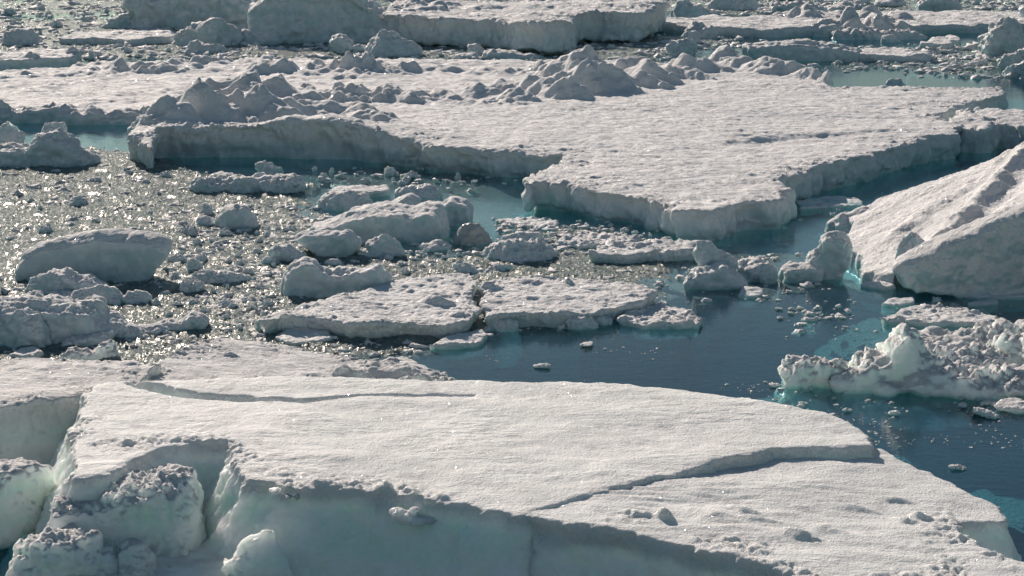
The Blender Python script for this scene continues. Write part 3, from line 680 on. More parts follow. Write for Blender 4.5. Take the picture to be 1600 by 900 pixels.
# --- far floes and bergs
floe('ice_floe', [(602, 21), (640, 24), (720, 25), (800, 31), (850, 37), (885, 36), (900, 24), (930, 19), (970, 20), (1005, 18), (1028, 12), (1040, 2), (960, -6), (800, 0), (690, 4), (610, 8)], 2.0,
     'long flat topped far floe with a tall undercut shadowed wall', seed=51, jit=.35, step=.8, undercut=1.0, bottom=-0.8, scallop=.3, crust=.15, voxel=.13,
     relief=many(band_fn([(700, 8), (800, 6), (900, 4), (1000, 2)], 2.0, 4.0, 1.5, 3, 3), lambda P: 0.25 * fbm(P * np.array([.4, 1, 1]), 6, 3, 3)))
g = Geo(); silhouette(g, [(392, 12), (398, 2), (420, -14), (560, -16), (590, 6), (612, 20), (632, 40), (642, 58), (600, 68), (500, 72), (440, 68), (405, 60), (398, 40)], 68, 9, .8, .95, seed=52)
finish('iceberg', g, 'massive smooth iceberg at the top edge, its foot dark green', 'iceberg', seed=52, rough=1.2, scallop=.5, craggy=.9, voxel=.12, snow_bias=-.1)
g = Geo(); silhouette(g, [(208, 44), (203, 20), (205, 2), (225, -14), (385, -16), (398, 14), (396, 44), (300, 48)], 46, 6, .8, .9, seed=53)
blob(g, 255, 30, 60, 50, kind='block', seed=9, depth=4); blob(g, 300, 40, 90, 40, kind='block', seed=12, depth=4); blob(g, 360, 44, 70, 32, kind='block', seed=14, depth=3)
finish('iceberg', g, 'broken blocky iceberg beside the massive smooth one, with deep shaded faces', 'iceberg', seed=53, warp=.5, scallop=.3, voxel=.12)
g = Geo(); silhouette(g, [(203, 44), (201, 26), (208, 19), (225, 18), (241, 23), (240, 36), (228, 47)], 47, 2.5, .8, seed=54)
finish('ice_block', g, 'squarish ice block with a pale rim in front of the broken blocky iceberg', 'ice block', seed=54)
g = Geo(); silhouette(g, [(152, 46), (170, 34), (188, 24), (202, 20), (214, 32), (216, 46)], 46, 3, .8, seed=55)
finish('ice_block', g, 'sloping wedge of ice leaning against the broken blocky iceberg', 'ice block', seed=55)
g = Geo(); silhouette(g, [(268, 72), (268, 52), (275, 42), (300, 33), (330, 30), (350, 36), (378, 46), (375, 70), (340, 76), (300, 76)], 74, 3, .8, seed=56, jit=.05)
finish('ice_block', g, 'pale rough ice block afloat before the broken blocky iceberg', 'ice block', seed=56, crust=.15)
g = Geo(); silhouette(g, [(374, 62), (376, 50), (400, 47), (430, 44), (447, 48), (446, 60), (432, 70), (380, 72)], 71, 2.5, .85, seed=57)
finish('ice_block', g, 'low squared ice block right beside the foot of the massive smooth iceberg', 'ice block', seed=57)
g = Geo(); silhouette(g, [(283, 84), (286, 70), (305, 62), (320, 70), (350, 72), (358, 80), (330, 86)], 85, 2, .8, seed=58)
finish('ice_block', g, 'dark knobbly lump in the slush just before the pale rough block', 'ice block', seed=58, crust=.12)
floe('ice_floe', [(92, 58), (112, 51), (160, 48), (266, 47), (270, 57), (200, 60), (130, 58)], .5, 'small flat far floe with a shaded near edge, lying before the sloping wedge', seed=59, jit=.25)
floe('ice_floe', [(-120, 84), (0, 80), (60, 76), (126, 76), (127, 84), (100, 88), (60, 92), (-120, 96)], .7, 'flat snow pan with an upturned corner, cut by the left border', seed=60, jit=.3, relief=peaks_fn([(112, 72, 84, 14), (50, 80, 90, 14)], .7))
g = Geo(); silhouette(g, [(6, 110), (12, 101), (40, 98), (62, 100), (73, 109), (50, 113), (20, 113)], 112, 1.6, .8, seed=61)
finish('ice_block', g, 'low grey hump between the upturned snow pan and the flat pink lit floe', 'ice block', seed=61)
g = Geo(); blob(g, 10, 74, 36, 28, seed=4, kind='block', depth=3); blob(g, 28, 73, 50, 26, seed=8, depth=3); blob(g, 46, 73, 30, 12, seed=9, depth=2)
finish('ice_block', g, 'dark boulder heap standing in far slush near the left border', 'ice block', seed=62)
g = Geo(); silhouette(g, [(576, 88), (572, 76), (580, 68), (577, 55), (590, 47), (610, 46), (622, 52), (632, 62), (648, 70), (656, 82), (650, 90), (610, 90)], 89, 2.6, .75, seed=63, jit=.04)
finish('ice_block', g, 'tall rounded ice boulder with a top knob in front of the long far wall', 'ice block', seed=63)
g = Geo(); silhouette(g, [(516, 83), (516, 65), (528, 53), (542, 56), (552, 68), (548, 84)], 83, 2.2, .8, seed=64, jit=.05)
blob(g, 568, 86, 34, 16, seed=3); blob(g, 545, 90, 30, 12, seed=7)
finish('ice_block', g, 'smaller twin of the tall rounded boulder, lumpy along its foot', 'ice block', seed=64)
g = Geo(); silhouette(g, [(756, 92), (756, 82), (765, 78), (790, 80), (840, 84), (855, 91), (800, 93)], 92, 2, .85, seed=65)
blob(g, 742, 86, 30, 16, seed=5, kind='block'); blob(g, 732, 92, 34, 9, seed=6, kind='block')
finish('ice_block', g, 'low elongated block lying before the dark wall of the long far floe', 'ice block', seed=65)
g = Geo(); silhouette(g, [(855, 86), (856, 76), (866, 69), (886, 70), (894, 78), (890, 87)], 86, 2, .8, seed=66)
finish('ice_block', g, 'small squarish block just behind the highest pointed hummock', 'ice block', seed=66)
g = Geo(); silhouette(g, [(1062, 62), (1074, 44), (1084, 32), (1094, 32), (1104, 42), (1112, 38), (1122, 48), (1121, 60), (1095, 64)], 62, 2.4, .7, seed=67)
finish('ice_block', g, 'pointed two topped ice block behind the hummocked ridge', 'ice block', seed=67)
g = Geo(); silhouette(g, [(1066, 72), (1064, 52), (1072, 47), (1090, 49), (1096, 60), (1090, 72)], 71, 2, .8, seed=68)
finish('ice_block', g, 'squarish block touching the near side of the pointed two topped one', 'ice block', seed=68)
g = Geo(); silhouette(g, [(1040, 90), (1045, 70), (1060, 62), (1078, 60), (1088, 70), (1086, 82), (1070, 92)], 90, 2, .7, seed=69, jit=.08)
blob(g, 1078, 82, 18, 16, seed=4)
finish('ice_block', g, 'broken shard group standing close behind the ridge of hummocks', 'ice block', seed=69, crust=.15)
g = Geo(); silhouette(g, [(1165, 94), (1158, 70), (1195, 66), (1250, 63), (1285, 66), (1310, 72), (1345, 78), (1350, 88), (1340, 96), (1260, 98)], 95, 3, .85, seed=70, jit=.02)
finish('ice_block', g, 'long wall like block with a flat shaded face behind the end of the ridge', 'ice block', seed=70, rough=.7)
floe('ice_floe', [(1345, 84), (1350, 76), (1400, 76), (1452, 79), (1456, 85), (1400, 86)], .45, 'thin flat tongue of ice trailing off the long wall like block', seed=71, jit=.1)
floe('ice_floe', [(1010, 30), (1100, 26), (1200, 22), (1400, 17), (1680, 16), (1680, 34), (1560, 37), (1450, 39), (1370, 43), (1340, 45), (1260, 42), (1200, 45), (1120, 42), (1020, 34)], .6,
     'very wide flat sunlit floe far off on the right', seed=72, jit=.4, step=.9, voxel=.17,
     relief=many(band_fn([(1230, 28), (1300, 32), (1340, 30)], .6, 4, .9, 2, 3), band_fn([(1340, 42), (1420, 38), (1540, 37)], .6, 1.5, 1.2, 2, 6), peaks_fn([(1385, 21, 31, 14), (1355, 22, 26, 18), (1430, 30, 34, 14), (1560, 22, 28, 18), (1500, 27, 30, 14)], .6)))
g = Geo(); silhouette(g, [(1262, 56), (1266, 34), (1285, 31), (1310, 36), (1334, 46), (1336, 56), (1300, 58)], 57, 3, .7, seed=73, jit=.08)
finish('ice_block', g, 'crumbly heap with a pale square cap at the edge of the very wide far floe', 'ice block', seed=73, crust=.2)
g = Geo(); silhouette(g, [(1300, 62), (1304, 49), (1330, 46), (1380, 48), (1440, 50), (1452, 57), (1420, 62)], 62, 2.5, .85, seed=74, jit=.05)
finish('ice_block', g, 'long knobbly bar of ice below the very wide far floe', 'ice block', seed=74, crust=.18)
g = Geo(); silhouette(g, [(1376, 66), (1378, 57), (1390, 53), (1402, 58), (1412, 66)], 67, 1.6, .7, seed=75)
finish('ice_block', g, 'little pyramid of ice in front of the long knobbly bar', 'ice block', seed=75)
floe('ice_floe', [(1440, 66), (1455, 58), (1490, 54), (1502, 60), (1480, 68)], .4, 'small humped pan between the long knobbly bar and the fluted boulder', seed=76, jit=.2, cat='ice pan')
g = Geo(); silhouette(g, [(1536, 86), (1535, 70), (1545, 50), (1553, 36), (1570, 28), (1590, 32), (1600, 45), (1606, 70), (1604, 92), (1570, 92)], 88, 3, .75, seed=77, jit=.05)
finish('ice_block', g, 'tall fluted ice boulder near the right border, its face furrowed', 'ice block', seed=77, scallop=.35, crust=.12)
g = Geo(); silhouette(g, [(1590, 42), (1588, 8), (1600, 3), (1650, 4), (1660, 44)], 42, 3, .8, seed=78)
finish('ice_block', g, 'blue green ice block standing behind the tall fluted boulder', 'ice block', seed=78, snow_bias=-.4)
g = Geo(); silhouette(g, [(1562, 124), (1560, 110), (1575, 100), (1600, 94), (1660, 92), (1660, 126)], 125, 2.5, .8, seed=79); blob(g, 1600, 110, 60, 40, seed=4, depth=3)
finish('ice_block', g, 'rough lumps piled below the tall fluted boulder', 'ice block', seed=79, crust=.2)
g = Geo(); blob(g, 1402, 138, 30, 15, seed=11)
finish('ice_block', g, 'single round ice lump on the pale water just beyond the broad floe', 'ice block', seed=80)
g = Geo(); silhouette(g, [(1046, 32), (1048, 12), (1055, 2), (1070, -2), (1090, 10), (1120, 26), (1126, 32)], 32, 3, .6, seed=81)
finish('ice_block', g, 'dark pyramid shaped block at the end of the long flat topped far floe', 'ice block', seed=81)
g = Geo(); silhouette(g, [(1104, 17), (1106, 2), (1130, -6), (1180, -4), (1190, 8), (1180, 17)], 17, 3, .8, seed=82)
finish('ice_block', g, 'squat dark block at the top edge right of the dark pyramid', 'ice block', seed=82)
g = Geo(); silhouette(g, [(1202, 20), (1204, 6), (1240, 3), (1285, 8), (1300, 18), (1250, 22)], 21, 3, .8, seed=83); blob(g, 1330, 20, 70, 14, seed=4)
finish('ice_block', g, 'long crumbling bank of ice on the far side of the very wide floe', 'ice block', seed=83, crust=.25)
g = Geo(); silhouette(g, [(1425, 18), (1430, 4), (1450, -6), (1490, -2), (1500, 10), (1495, 18)], 18, 3, .7, seed=84); blob(g, 1392, 12, 50, 14, seed=14)
finish('ice_block', g, 'domed mound behind the very wide far floe', 'ice block', seed=84)

# --- the heap and lumps at the left, middle distance
g = Geo(); silhouette(g, [(-60, 262), (-60, 228), (0, 228), (45, 228), (62, 210), (100, 206), (118, 222), (145, 240), (166, 254), (130, 262), (60, 264)], 261, 2.6, .75, seed=90, jit=.04)
finish('ice_block', g, 'broad ice mound with a sloping flank near the left border, carrying two loose pieces', 'ice block', seed=90, crust=.05)
g = Geo(); silhouette(g, [(62, 208), (66, 190), (82, 182), (102, 185), (104, 198), (86, 211), (70, 214)], 250, 1.4, .8, seed=91, jit=.05)
finish('ice_block', g, 'tilted ice boulder perched on top of the broad mound', 'ice block', seed=91)
g = Geo(); silhouette(g, [(-20, 226), (0, 205), (14, 184), (24, 190), (40, 200), (36, 226)], 240, 1.2, .7, seed=92, jit=.05)
finish('ice_block', g, 'upright pointed ice pyramid at the back of the broad mound', 'ice block', seed=92)
g = Geo(); silhouette(g, [(198, 216), (198, 198), (214, 188), (240, 182), (246, 206), (232, 220)], 217, 1.6, .7, seed=93, jit=.04)
finish('ice_block', g, 'craggy toe of ice at the left end of the broad hummocked floe', 'ice block', seed=93)

# --- hero blocks in the slush field
g = Geo(); silhouette(g, [(22, 432), (28, 412), (40, 395), (60, 378), (110, 368), (150, 360), (215, 361), (248, 366), (270, 380), (262, 392), (248, 405), (240, 425), (215, 440), (150, 444), (60, 442)], 440, 1.3, .9, .98, lean=.35, seed=101, jit=.015)
finish('ice_block', g, 'large smooth tilted ice slab standing on edge in the slush, faintly green inside', 'ice block', seed=101, rough=.6, smooth=3, craggy=.3)
g = Geo(); silhouette(g, [(20, 458), (50, 434), (80, 421), (108, 419), (111, 428), (140, 433), (170, 442), (176, 458), (100, 464)], 461, 1.4, .75, seed=102, jit=.05)
finish('ice_block', g, 'craggy snow capped chunk right in front of the large smooth tilted slab', 'ice block', seed=102, crust=.04)
g = Geo(); silhouette(g, [(98, 470), (110, 458), (130, 448), (152, 443), (176, 448), (190, 458), (190, 478), (150, 480)], 479, 1.2, .8, seed=103); blob(g, 212, 476, 44, 22, seed=7); blob(g, 100, 470, 50, 16, seed=17); blob(g, 65, 464, 50, 12, seed=18)
finish('ice_block', g, 'row of rounded snowy lumps between the craggy chunk and the thick left block', 'ice block', seed=103, crust=.03)
g = Geo(); silhouette(g, [(-60, 535), (-60, 466), (0, 463), (50, 464), (110, 470), (158, 474), (168, 484), (185, 498), (200, 506), (170, 520), (120, 532), (60, 538)], 534, 2.4, .85, seed=104, jit=.02)
finish('ice_block', g, 'thick snow topped ice block jutting in from the left border', 'ice block', seed=104, crust=.03)
g = Geo(); silhouette(g, [(-40, 545), (-30, 492), (20, 492), (26, 488), (64, 491), (72, 512), (84, 538), (40, 546)], 544, .9, .85, seed=105, jit=.03)
finish('ice_block', g, 'shaded squared block with a bright chipped rim before the thick left block', 'ice block', seed=105, crust=.03)
g = Geo(); silhouette(g, [(86, 524), (90, 496), (102, 495), (108, 508), (119, 512), (112, 524)], 524, .5, .8, seed=106, jit=.08)
finish('ice_block', g, 'small jagged bright shard standing against the thick left block', 'ice block', seed=106, crust=.03)
g = Geo(); silhouette(g, [(86, 543), (102, 530), (130, 524), (160, 518), (175, 520), (170, 534), (130, 544)], 543, 1.0, .8, seed=107)
blob(g, 190, 530, 70, 22, seed=5); blob(g, 232, 524, 60, 20, seed=6); blob(g, 268, 518, 60, 18, seed=15)
silhouette(g, [(262, 512), (285, 496), (302, 488), (320, 490), (328, 502), (310, 514), (280, 518)], 516, .9, .75, seed=108, jit=.04)
finish('ice_block', g, 'long low ridge of ice rising to a bright knob at its far end', 'ice block', seed=107, crust=.03)
g = Geo(); silhouette(g, [(92, 562), (100, 546), (118, 538), (134, 548), (150, 544), (158, 532), (176, 530), (182, 542), (196, 556), (198, 566), (140, 568)], 566, .9, .8, seed=109, jit=.05)
finish('ice_block', g, 'knobbly twin topped chunk touching the back of the left foreground floe', 'ice block', seed=109, crust=.04)
floe('ice_floe', [(10, 552), (30, 542), (60, 540), (70, 548), (50, 556)], .16, 'flat oval pan just behind the left foreground floe', cat='ice pan', seed=110, jit=.06)
g = Geo(); silhouette(g, [(278, 440), (279, 428), (290, 422), (310, 421), (316, 418), (330, 423), (380, 427), (420, 434), (418, 442), (380, 447), (300, 448)], 446, 1.0, .8, seed=111, jit=.03)
finish('ice_block', g, 'long low bar of ice tapering to the right, beside the large tilted slab', 'ice block', seed=111, crust=.03)
g = Geo(); silhouette(g, [(334, 356), (338, 332), (350, 322), (372, 318), (386, 320), (398, 334), (412, 352), (396, 360), (350, 360)], 359, 1.5, .75, seed=112)
finish('ice_block', g, 'blocky grey boulder with a notched top standing alone in glittering slush', 'ice block', seed=112)
g = Geo(); silhouette(g, [(298, 350), (306, 338), (318, 332), (330, 342), (338, 354), (310, 355)], 354, .8, .7, seed=113)
finish('ice_block', g, 'pale translucent shard at the left side of the notched boulder', 'ice block', seed=113)
g = Geo(); blob(g, 325, 302, 64, 26, seed=21); blob(g, 375, 302, 80, 30, seed=22, kind='block'); blob(g, 345, 290, 60, 18, seed=23); blob(g, 440, 303, 70, 30, seed=24); blob(g, 418, 275, 34, 22, seed=25, kind='block'); blob(g, 405, 296, 50, 22, seed=26)
finish('ice_block', g, 'wide heap of crumbled lumps under the wall of the broad floe', 'ice block', seed=114, crust=.06)
g = Geo()
silhouette(g, [(476, 364), (490, 352), (520, 340), (548, 326), (580, 320), (612, 318), (650, 322), (668, 314), (690, 318), (702, 345), (700, 372), (640, 380), (560, 378), (500, 370)], 376, 3.2, .85, .9, seed=115, jit=.02)
blob(g, 608, 352, 80, 34, seed=31, depth=2.0); blob(g, 675, 348, 60, 38, seed=32, depth=2.0, kind='block'); blob(g, 632, 330, 70, 22, seed=34, depth=1.5, kind='peak')
silhouette(g, [(684, 350), (690, 312), (705, 305), (730, 312), (736, 325), (738, 342), (715, 356)], 352, 2.0, .8, seed=33)
finish('ice_block', g, 'big hummocky ice mass in the middle with a blocky right end and blue green waterline', 'ice block', seed=115, rough=.8, scallop=.05, smooth=3, craggy=.45)
g = Geo(); blob(g, 738, 384, 62, 34, seed=41)
finish('ice_block', g, 'grey brown dirty ice lump tucked beside the big hummocky mass', 'ice block', seed=116, snow_bias=-1.5, mat=M_DIRTY)
g = Geo(); blob(g, 682, 392, 52, 16, seed=42)
finish('ice_block', g, 'low bluish shaded lump between the dirty lump and the rimmed cube', 'ice block', seed=117)
g = Geo(); silhouette(g, [(458, 370), (472, 362), (500, 360), (545, 361), (566, 376), (560, 386), (545, 404), (508, 405), (496, 392), (470, 378)], 404, 1.4, .85, lean=-.15, seed=118, jit=.02)
finish('ice_block', g, 'mushroom shaped ice slab with an overhanging left lip', 'ice block', seed=118, craggy=.5)
g = Geo(); silhouette(g, [(577, 402), (574, 384), (584, 369), (604, 368), (618, 374), (630, 382), (632, 394), (614, 406)], 404, 1.1, .85, seed=119, jit=.04); blob(g, 562, 406, 34, 14, seed=3)
finish('ice_block', g, 'rimmed cube of ice just right of the mushroom shaped slab', 'ice block', seed=119, crust=.03)
g = Geo(); silhouette(g, [(492, 324), (496, 308), (512, 299), (545, 297), (560, 303), (585, 298), (600, 310), (592, 322), (550, 330), (510, 332)], 329, 1.8, .75, seed=120, jit=.04)
finish('ice_block', g, 'rough low ice lump close behind the big hummocky mass', 'ice block', seed=120, crust=.05)
floe('ice_floe', [(512, 297), (525, 290), (560, 289), (605, 289), (612, 295), (570, 299), (530, 299)], .25, 'narrow flat pan behind the rough low lump', cat='ice pan', seed=121, jit=.08)
g = Geo(); silhouette(g, [(614, 312), (618, 298), (640, 289), (672, 289), (690, 300), (698, 312), (660, 314)], 313, 1.6, .75, seed=122, jit=.04)
finish('ice_block', g, 'low domed lump at the far side of the big hummocky mass', 'ice block', seed=122, crust=.05)
g = Geo(); silhouette(g, [(440, 452), (442, 430), (455, 412), (472, 402), (490, 402), (500, 416), (512, 421), (548, 420), (572, 415), (592, 409), (604, 424), (611, 438), (590, 456), (540, 466), (480, 470), (455, 464)], 466, 1.3, .85, seed=123, jit=.02)
blob(g, 545, 455, 26, 20, seed=4, depth=.5)
finish('ice_block', g, 'saddle shaped ice block with a raised left head, behind the granular floe', 'ice block', seed=123, craggy=.6)
g = Geo(); blob(g, 445, 412, 60, 28, seed=51); blob(g, 425, 418, 30, 16, seed=52)
finish('ice_block', g, 'soft rounded lump just below the left lip of the mushroom slab', 'ice block', seed=124, crust=.04)
g = Geo(); silhouette(g, [(498, 418), (505, 408), (514, 403), (530, 408), (552, 416)], 418, .6, .7, seed=125)
finish('ice_block', g, 'dark little roof shaped shard behind the saddle shaped block', 'ice block', seed=125)
g = Geo(); silhouette(g, [(734, 412), (745, 396), (775, 378), (805, 374), (850, 378), (882, 392), (868, 402), (850, 414), (800, 416)], 412, 2.0, .7, seed=126, jit=.04)
finish('ice_block', g, 'broad wrinkled ice mound right of the dirty lump', 'ice block', seed=126, crust=.06, scallop=.06)
g = Geo(); silhouette(g, [(775, 382), (785, 370), (815, 360), (840, 362), (860, 376)], 381, 1.2, .7, seed=127)
finish('ice_block', g, 'smaller mound peeking over the broad wrinkled one', 'ice block', seed=127)
g = Geo(); silhouette(g, [(700, 425), (702, 408), (714, 402), (740, 412), (760, 424), (745, 432), (715, 430)], 430, 1, .75, seed=128); blob(g, 788, 432, 60, 26, seed=5); blob(g, 700, 405, 36, 14, seed=6)
finish('ice_block', g, 'pair of joined knobs between the wrinkled mound and the water gap', 'ice block', seed=128)
g = Geo(); blob(g, 421, 520, 40, 32, seed=61, kind='block')
finish('ice_block', g, 'clear glassy ice lump at the left tip of the granular floe', 'ice block', seed=129, snow_bias=-.35, rough=.7)
floe('ice_floe', [(428, 526), (445, 514), (490, 511), (515, 517), (521, 526), (490, 533), (450, 535)], .14, 'half submerged translucent pan in front of the clear glassy lump', cat='ice pan', seed=130, jit=.06, snow_bias=-.3)
g = Geo(); blob(g, 678, 527, 30, 13, seed=62, kind='peak')
finish('ice_block', g, 'tiny snowy cone just off the near edge of the granular floe', 'ice block', seed=131)
floe('ice_floe', [(672, 539), (690, 528), (722, 520), (750, 516), (760, 521), (755, 532), (720, 538)], .13, 'low slushy raft at the mouth of the narrow water gap', cat='ice pan', seed=132, jit=.08, crust=.04)
g = Geo(); silhouette(g, [(760, 512), (764, 500), (790, 498), (810, 502), (812, 514), (790, 522)], 520, .9, .8, seed=133, jit=.05)
finish('ice_block', g, 'rounded pad of ice at the corner of the open dark water', 'ice block', seed=133)
g = Geo(); blob(g, 908, 515, 46, 24, seed=64); blob(g, 942, 508, 34, 15, seed=65)
finish('ice_block', g, 'double lump floating under the front rim of the wave ridged floe', 'ice block', seed=134, crust=.03)
floe('ice_floe', [(968, 498), (985, 482), (1012, 474), (1035, 473), (1066, 482), (1096, 494), (1092, 504), (1050, 506), (1005, 506)], .16, 'rubbly crust of ice off the rounded end of the wave ridged floe', cat='ice pan', seed=135, jit=.1, crust=.09,
     relief=lambda P: 0.10 * np.clip(billow(P, .35, 3, 4), 0, 1))
floe('ice_floe', [(922, 396), (940, 382), (990, 377), (1058, 375), (1094, 379), (1100, 390), (1040, 394), (970, 399)], .30, 'long narrow snow bar beneath the front corner of the broad floe', cat='ice pan', seed=136, jit=.1, crust=.08,
     relief=lambda P: 0.14 * np.clip(billow(P, .6, 2, 4), 0, 1))
floe('ice_floe', [(868, 376), (885, 366), (925, 361), (975, 366), (1003, 372), (965, 380), (905, 382)], .14, 'loose raft of lumps behind the long narrow snow bar', cat='ice pan', seed=137, jit=.15, crust=.1,
     relief=lambda P: 0.16 * np.clip(billow(P, .5, 2, 6), 0, 1))
floe('ice_floe', [(775, 343), (835, 337), (875, 343), (868, 358), (830, 352)], .10, 'small slushy raft in the turquoise bay', cat='ice pan', seed=138, jit=.15, crust=.08)
g = Geo()
silhouette(g, [(1066, 446), (1068, 436), (1085, 420), (1110, 414), (1130, 409), (1146, 418), (1160, 432), (1182, 442), (1170, 451), (1110, 453)], 451, 1.3, .75, seed=139, jit=.05)
silhouette(g, [(1096, 412), (1088, 396), (1089, 378), (1096, 375), (1108, 378), (1120, 392), (1138, 396), (1146, 406), (1154, 420), (1130, 424)], 440, .6, .85, seed=140, jit=.05)
blob(g, 1178, 440, 50, 36, seed=71, depth=1.2); blob(g, 1198, 442, 36, 28, seed=72)
finish('ice_block', g, 'weathered ice cluster with a pointed horn leaning left over the water', 'ice block', seed=139, crust=.06, craggy=.5)
floe('ice_floe', [(1150, 458), (1160, 450), (1182, 447), (1197, 455), (1180, 461)], .12, 'small flat pad under the weathered horned cluster', cat='ice pan', seed=141, jit=.05)
g = Geo()
silhouette(g, [(1218, 440), (1217, 420), (1228, 413), (1266, 412), (1282, 420), (1280, 436), (1240, 442)], 440, 1.2, .8, seed=142)
silhouette(g, [(1262, 436), (1262, 398), (1272, 391), (1282, 384), (1284, 366), (1300, 361), (1318, 363), (1328, 376), (1330, 398), (1322, 414), (1308, 430), (1285, 438)], 436, 1.0, .8, seed=143, jit=.04)
finish('ice_block', g, 'swan like ice block with an upright rounded head and a low flat tail', 'ice block', seed=142, crust=.03, craggy=.45)
floe('ice_floe', [(1376, 498), (1396, 486), (1420, 478), (1450, 475), (1490, 478), (1530, 486), (1566, 497), (1545, 505), (1480, 503), (1420, 502)], .14, 'lacy flat raft of ice on turquoise water below the smooth steep slab', cat='ice pan', seed=144, jit=.12, crust=.08,
     relief=lambda P: 0.08 * np.clip(billow(P, .4, 3, 6), 0, 1))
floe('ice_floe', [(1342, 442), (1350, 434), (1372, 438), (1402, 446), (1380, 448)], .12, 'thin white sliver between the swan like block and the smooth steep slab', cat='ice pan', seed=145, jit=.08)
floe('ice_floe', [(1373, 473), (1392, 466), (1424, 464), (1432, 470), (1400, 475)], .10, 'small lacy raft behind the larger lacy one', cat='ice pan', seed=146, jit=.08, crust=.05)
floe('ice_floe', [(1512, 473), (1530, 466), (1556, 463), (1562, 469), (1540, 473)], .12, 'small bright pad under the bluish ledge', cat='ice pan', seed=147, jit=.06, crust=.04)
# lumpy mass at the right
g = Geo()
silhouette(g, [(1226, 600), (1228, 570), (1240, 559), (1300, 560), (1316, 566), (1330, 582), (1320, 604), (1260, 612)], 606, 1.2, .8, seed=150, jit=.04)
silhouette(g, [(1300, 610), (1325, 578), (1352, 562), (1385, 550), (1392, 528), (1398, 508), (1412, 500), (1428, 508), (1432, 530), (1448, 556), (1480, 570), (1500, 612), (1400, 622)], 612, 1.6, .8, seed=151, jit=.04)
blob(g, 1462, 560, 90, 40, seed=81, depth=1.5); blob(g, 1500, 562, 120, 46, seed=82, depth=2); blob(g, 1580, 560, 150, 52, seed=83, depth=2); blob(g, 1660, 590, 160, 80, seed=84, depth=2.4)
blob(g, 1440, 618, 170, 50, seed=85, depth=1.5); blob(g, 1540, 622, 180, 46, seed=86, depth=1.6); blob(g, 1340, 612, 90, 34, seed=87, depth=1); blob(g, 1500, 594, 180, 50, seed=88, depth=2); blob(g, 1620, 624, 120, 50, seed=89, depth=1.4)
finish('ice_block', g, 'wide mass of wet lumpy ice with a stubby pillar, by the right border', 'ice block', seed=150, snow_bias=-.1, crust=.12, scallop=.04, voxel=.042)
g = Geo(); blob(g, 1590, 645, 60, 24, seed=91, kind='block')
finish('ice_block', g, 'loose lump in front of the wide wet lumpy mass', 'ice block', seed=152)

# --- foreground lower left pieces and the ledge of the big wall
def near_sil(pts, base, zb, t, label, seed, taper=.85, front=.95, name='ice_block', cat='ice block', extra=None, **kw):
    """like silhouette, but the piece stands nearer than its hidden waterline: base is given with its own height"""
    g = Geo(); cx = sum(p[0] for p in pts) / len(pts); b = at(cx, base, zb); Y = b[1]
    W = np.array([at_Y(px, py, Y) for px, py in pts]); q = resample(W[:, [0, 2, 1]], .12, .03 * t, seed); W = q[:, [0, 2, 1]]
    c = W.mean(0); rings = []
    for f, s in ((-.45, front * .9), (-.3, front), (0, 1), (.35, (1 + taper) / 2), (.6, taper)):
        r = W.copy(); r[:, 0] = c[0] + (r[:, 0] - c[0]) * s; r[:, 2] = c[2] + (r[:, 2] - c[2]) * s; r[:, 1] = Y + f * t; rings.append(r)
    g.prism(rings)
    if extra: extra(g)
    return finish(name, g, label, cat, seed=seed, **kw)
near_sil([(78, 800), (84, 775), (110, 768), (150, 765), (200, 750), (265, 738), (300, 742), (306, 770), (316, 820), (330, 900), (250, 935), (120, 930), (90, 860)], 880, 0.0, 1.9,
         'squared ice block crusted with snow crumbs, under the notch in the largest foreground floe', 161, snow_bias=-.1, craggy=.35, crust=.09, voxel=.034, smooth=1)
near_sil([(-80, 730), (0, 726), (50, 730), (76, 742), (78, 765), (66, 790), (52, 822), (30, 832), (-80, 860)], 830, 0.2, 1.3, 'smooth ice boulder with a glassy right rim at the left border', 162, rough=.8, crust=.03, voxel=.036)
near_sil([(5, 850), (40, 842), (80, 838), (140, 845), (160, 865), (200, 885), (230, 920), (210, 990), (40, 990), (25, 900)], 930, 0.0, 1.3, 'snow speckled wedge of ice in the bottom left corner', 163, snow_bias=-.2, crust=.09, voxel=.034, smooth=1)
near_sil([(175, 870), (185, 852), (205, 850), (220, 872), (240, 900), (330, 905), (350, 930), (330, 990), (200, 980)], 935, 0.0, .8, 'small rounded knob of ice beside the snow speckled wedge', 164, crust=.03, voxel=.034)
near_sil([(355, 885), (372, 850), (395, 838), (415, 822), (430, 850), (445, 880), (460, 920), (450, 990), (370, 985)], 930, 0.1, .7, 'patch of bubbly snow rubble banked against the great front wall', 165, snow_bias=-.45, crust=.10, voxel=.034, smooth=1)
g = Geo()
for i, (px, py, wd) in enumerate([(620, 800, 20), (636, 806, 26), (655, 812, 28), (672, 812, 24), (694, 814, 20), (628, 812, 16), (648, 796, 12)]):
    p = at_Y(px, py, at(px, 770, 1.65)[1] - 0.32); s = wd / ppm(p) / 2; lump_at(g, p[0], p[1], p[2], s, s * 1.3, s * .55, seed=200 + i)
finish('snow_clump', g, 'little crust of snow crumbs clinging to the great front wall', 'snow clump', seed=166, crust=.04, voxel=.026, snow_bias=-.5)
g = Geo()
for i, (px, py, wd) in enumerate([(430, 768, 20), (446, 776, 22), (466, 776, 14), (494, 776, 10)]):
    p = at_Y(px, py, at(px, 752, 1.65)[1] - 0.28); s = wd / ppm(p) / 2; lump_at(g, p[0], p[1], p[2], s, s * 1.4, s * .5, seed=220 + i)
finish('snow_clump', g, 'snow crumbs hanging just under the lip near the notch', 'snow clump', seed=167, crust=.03, voxel=.026, snow_bias=-.5)

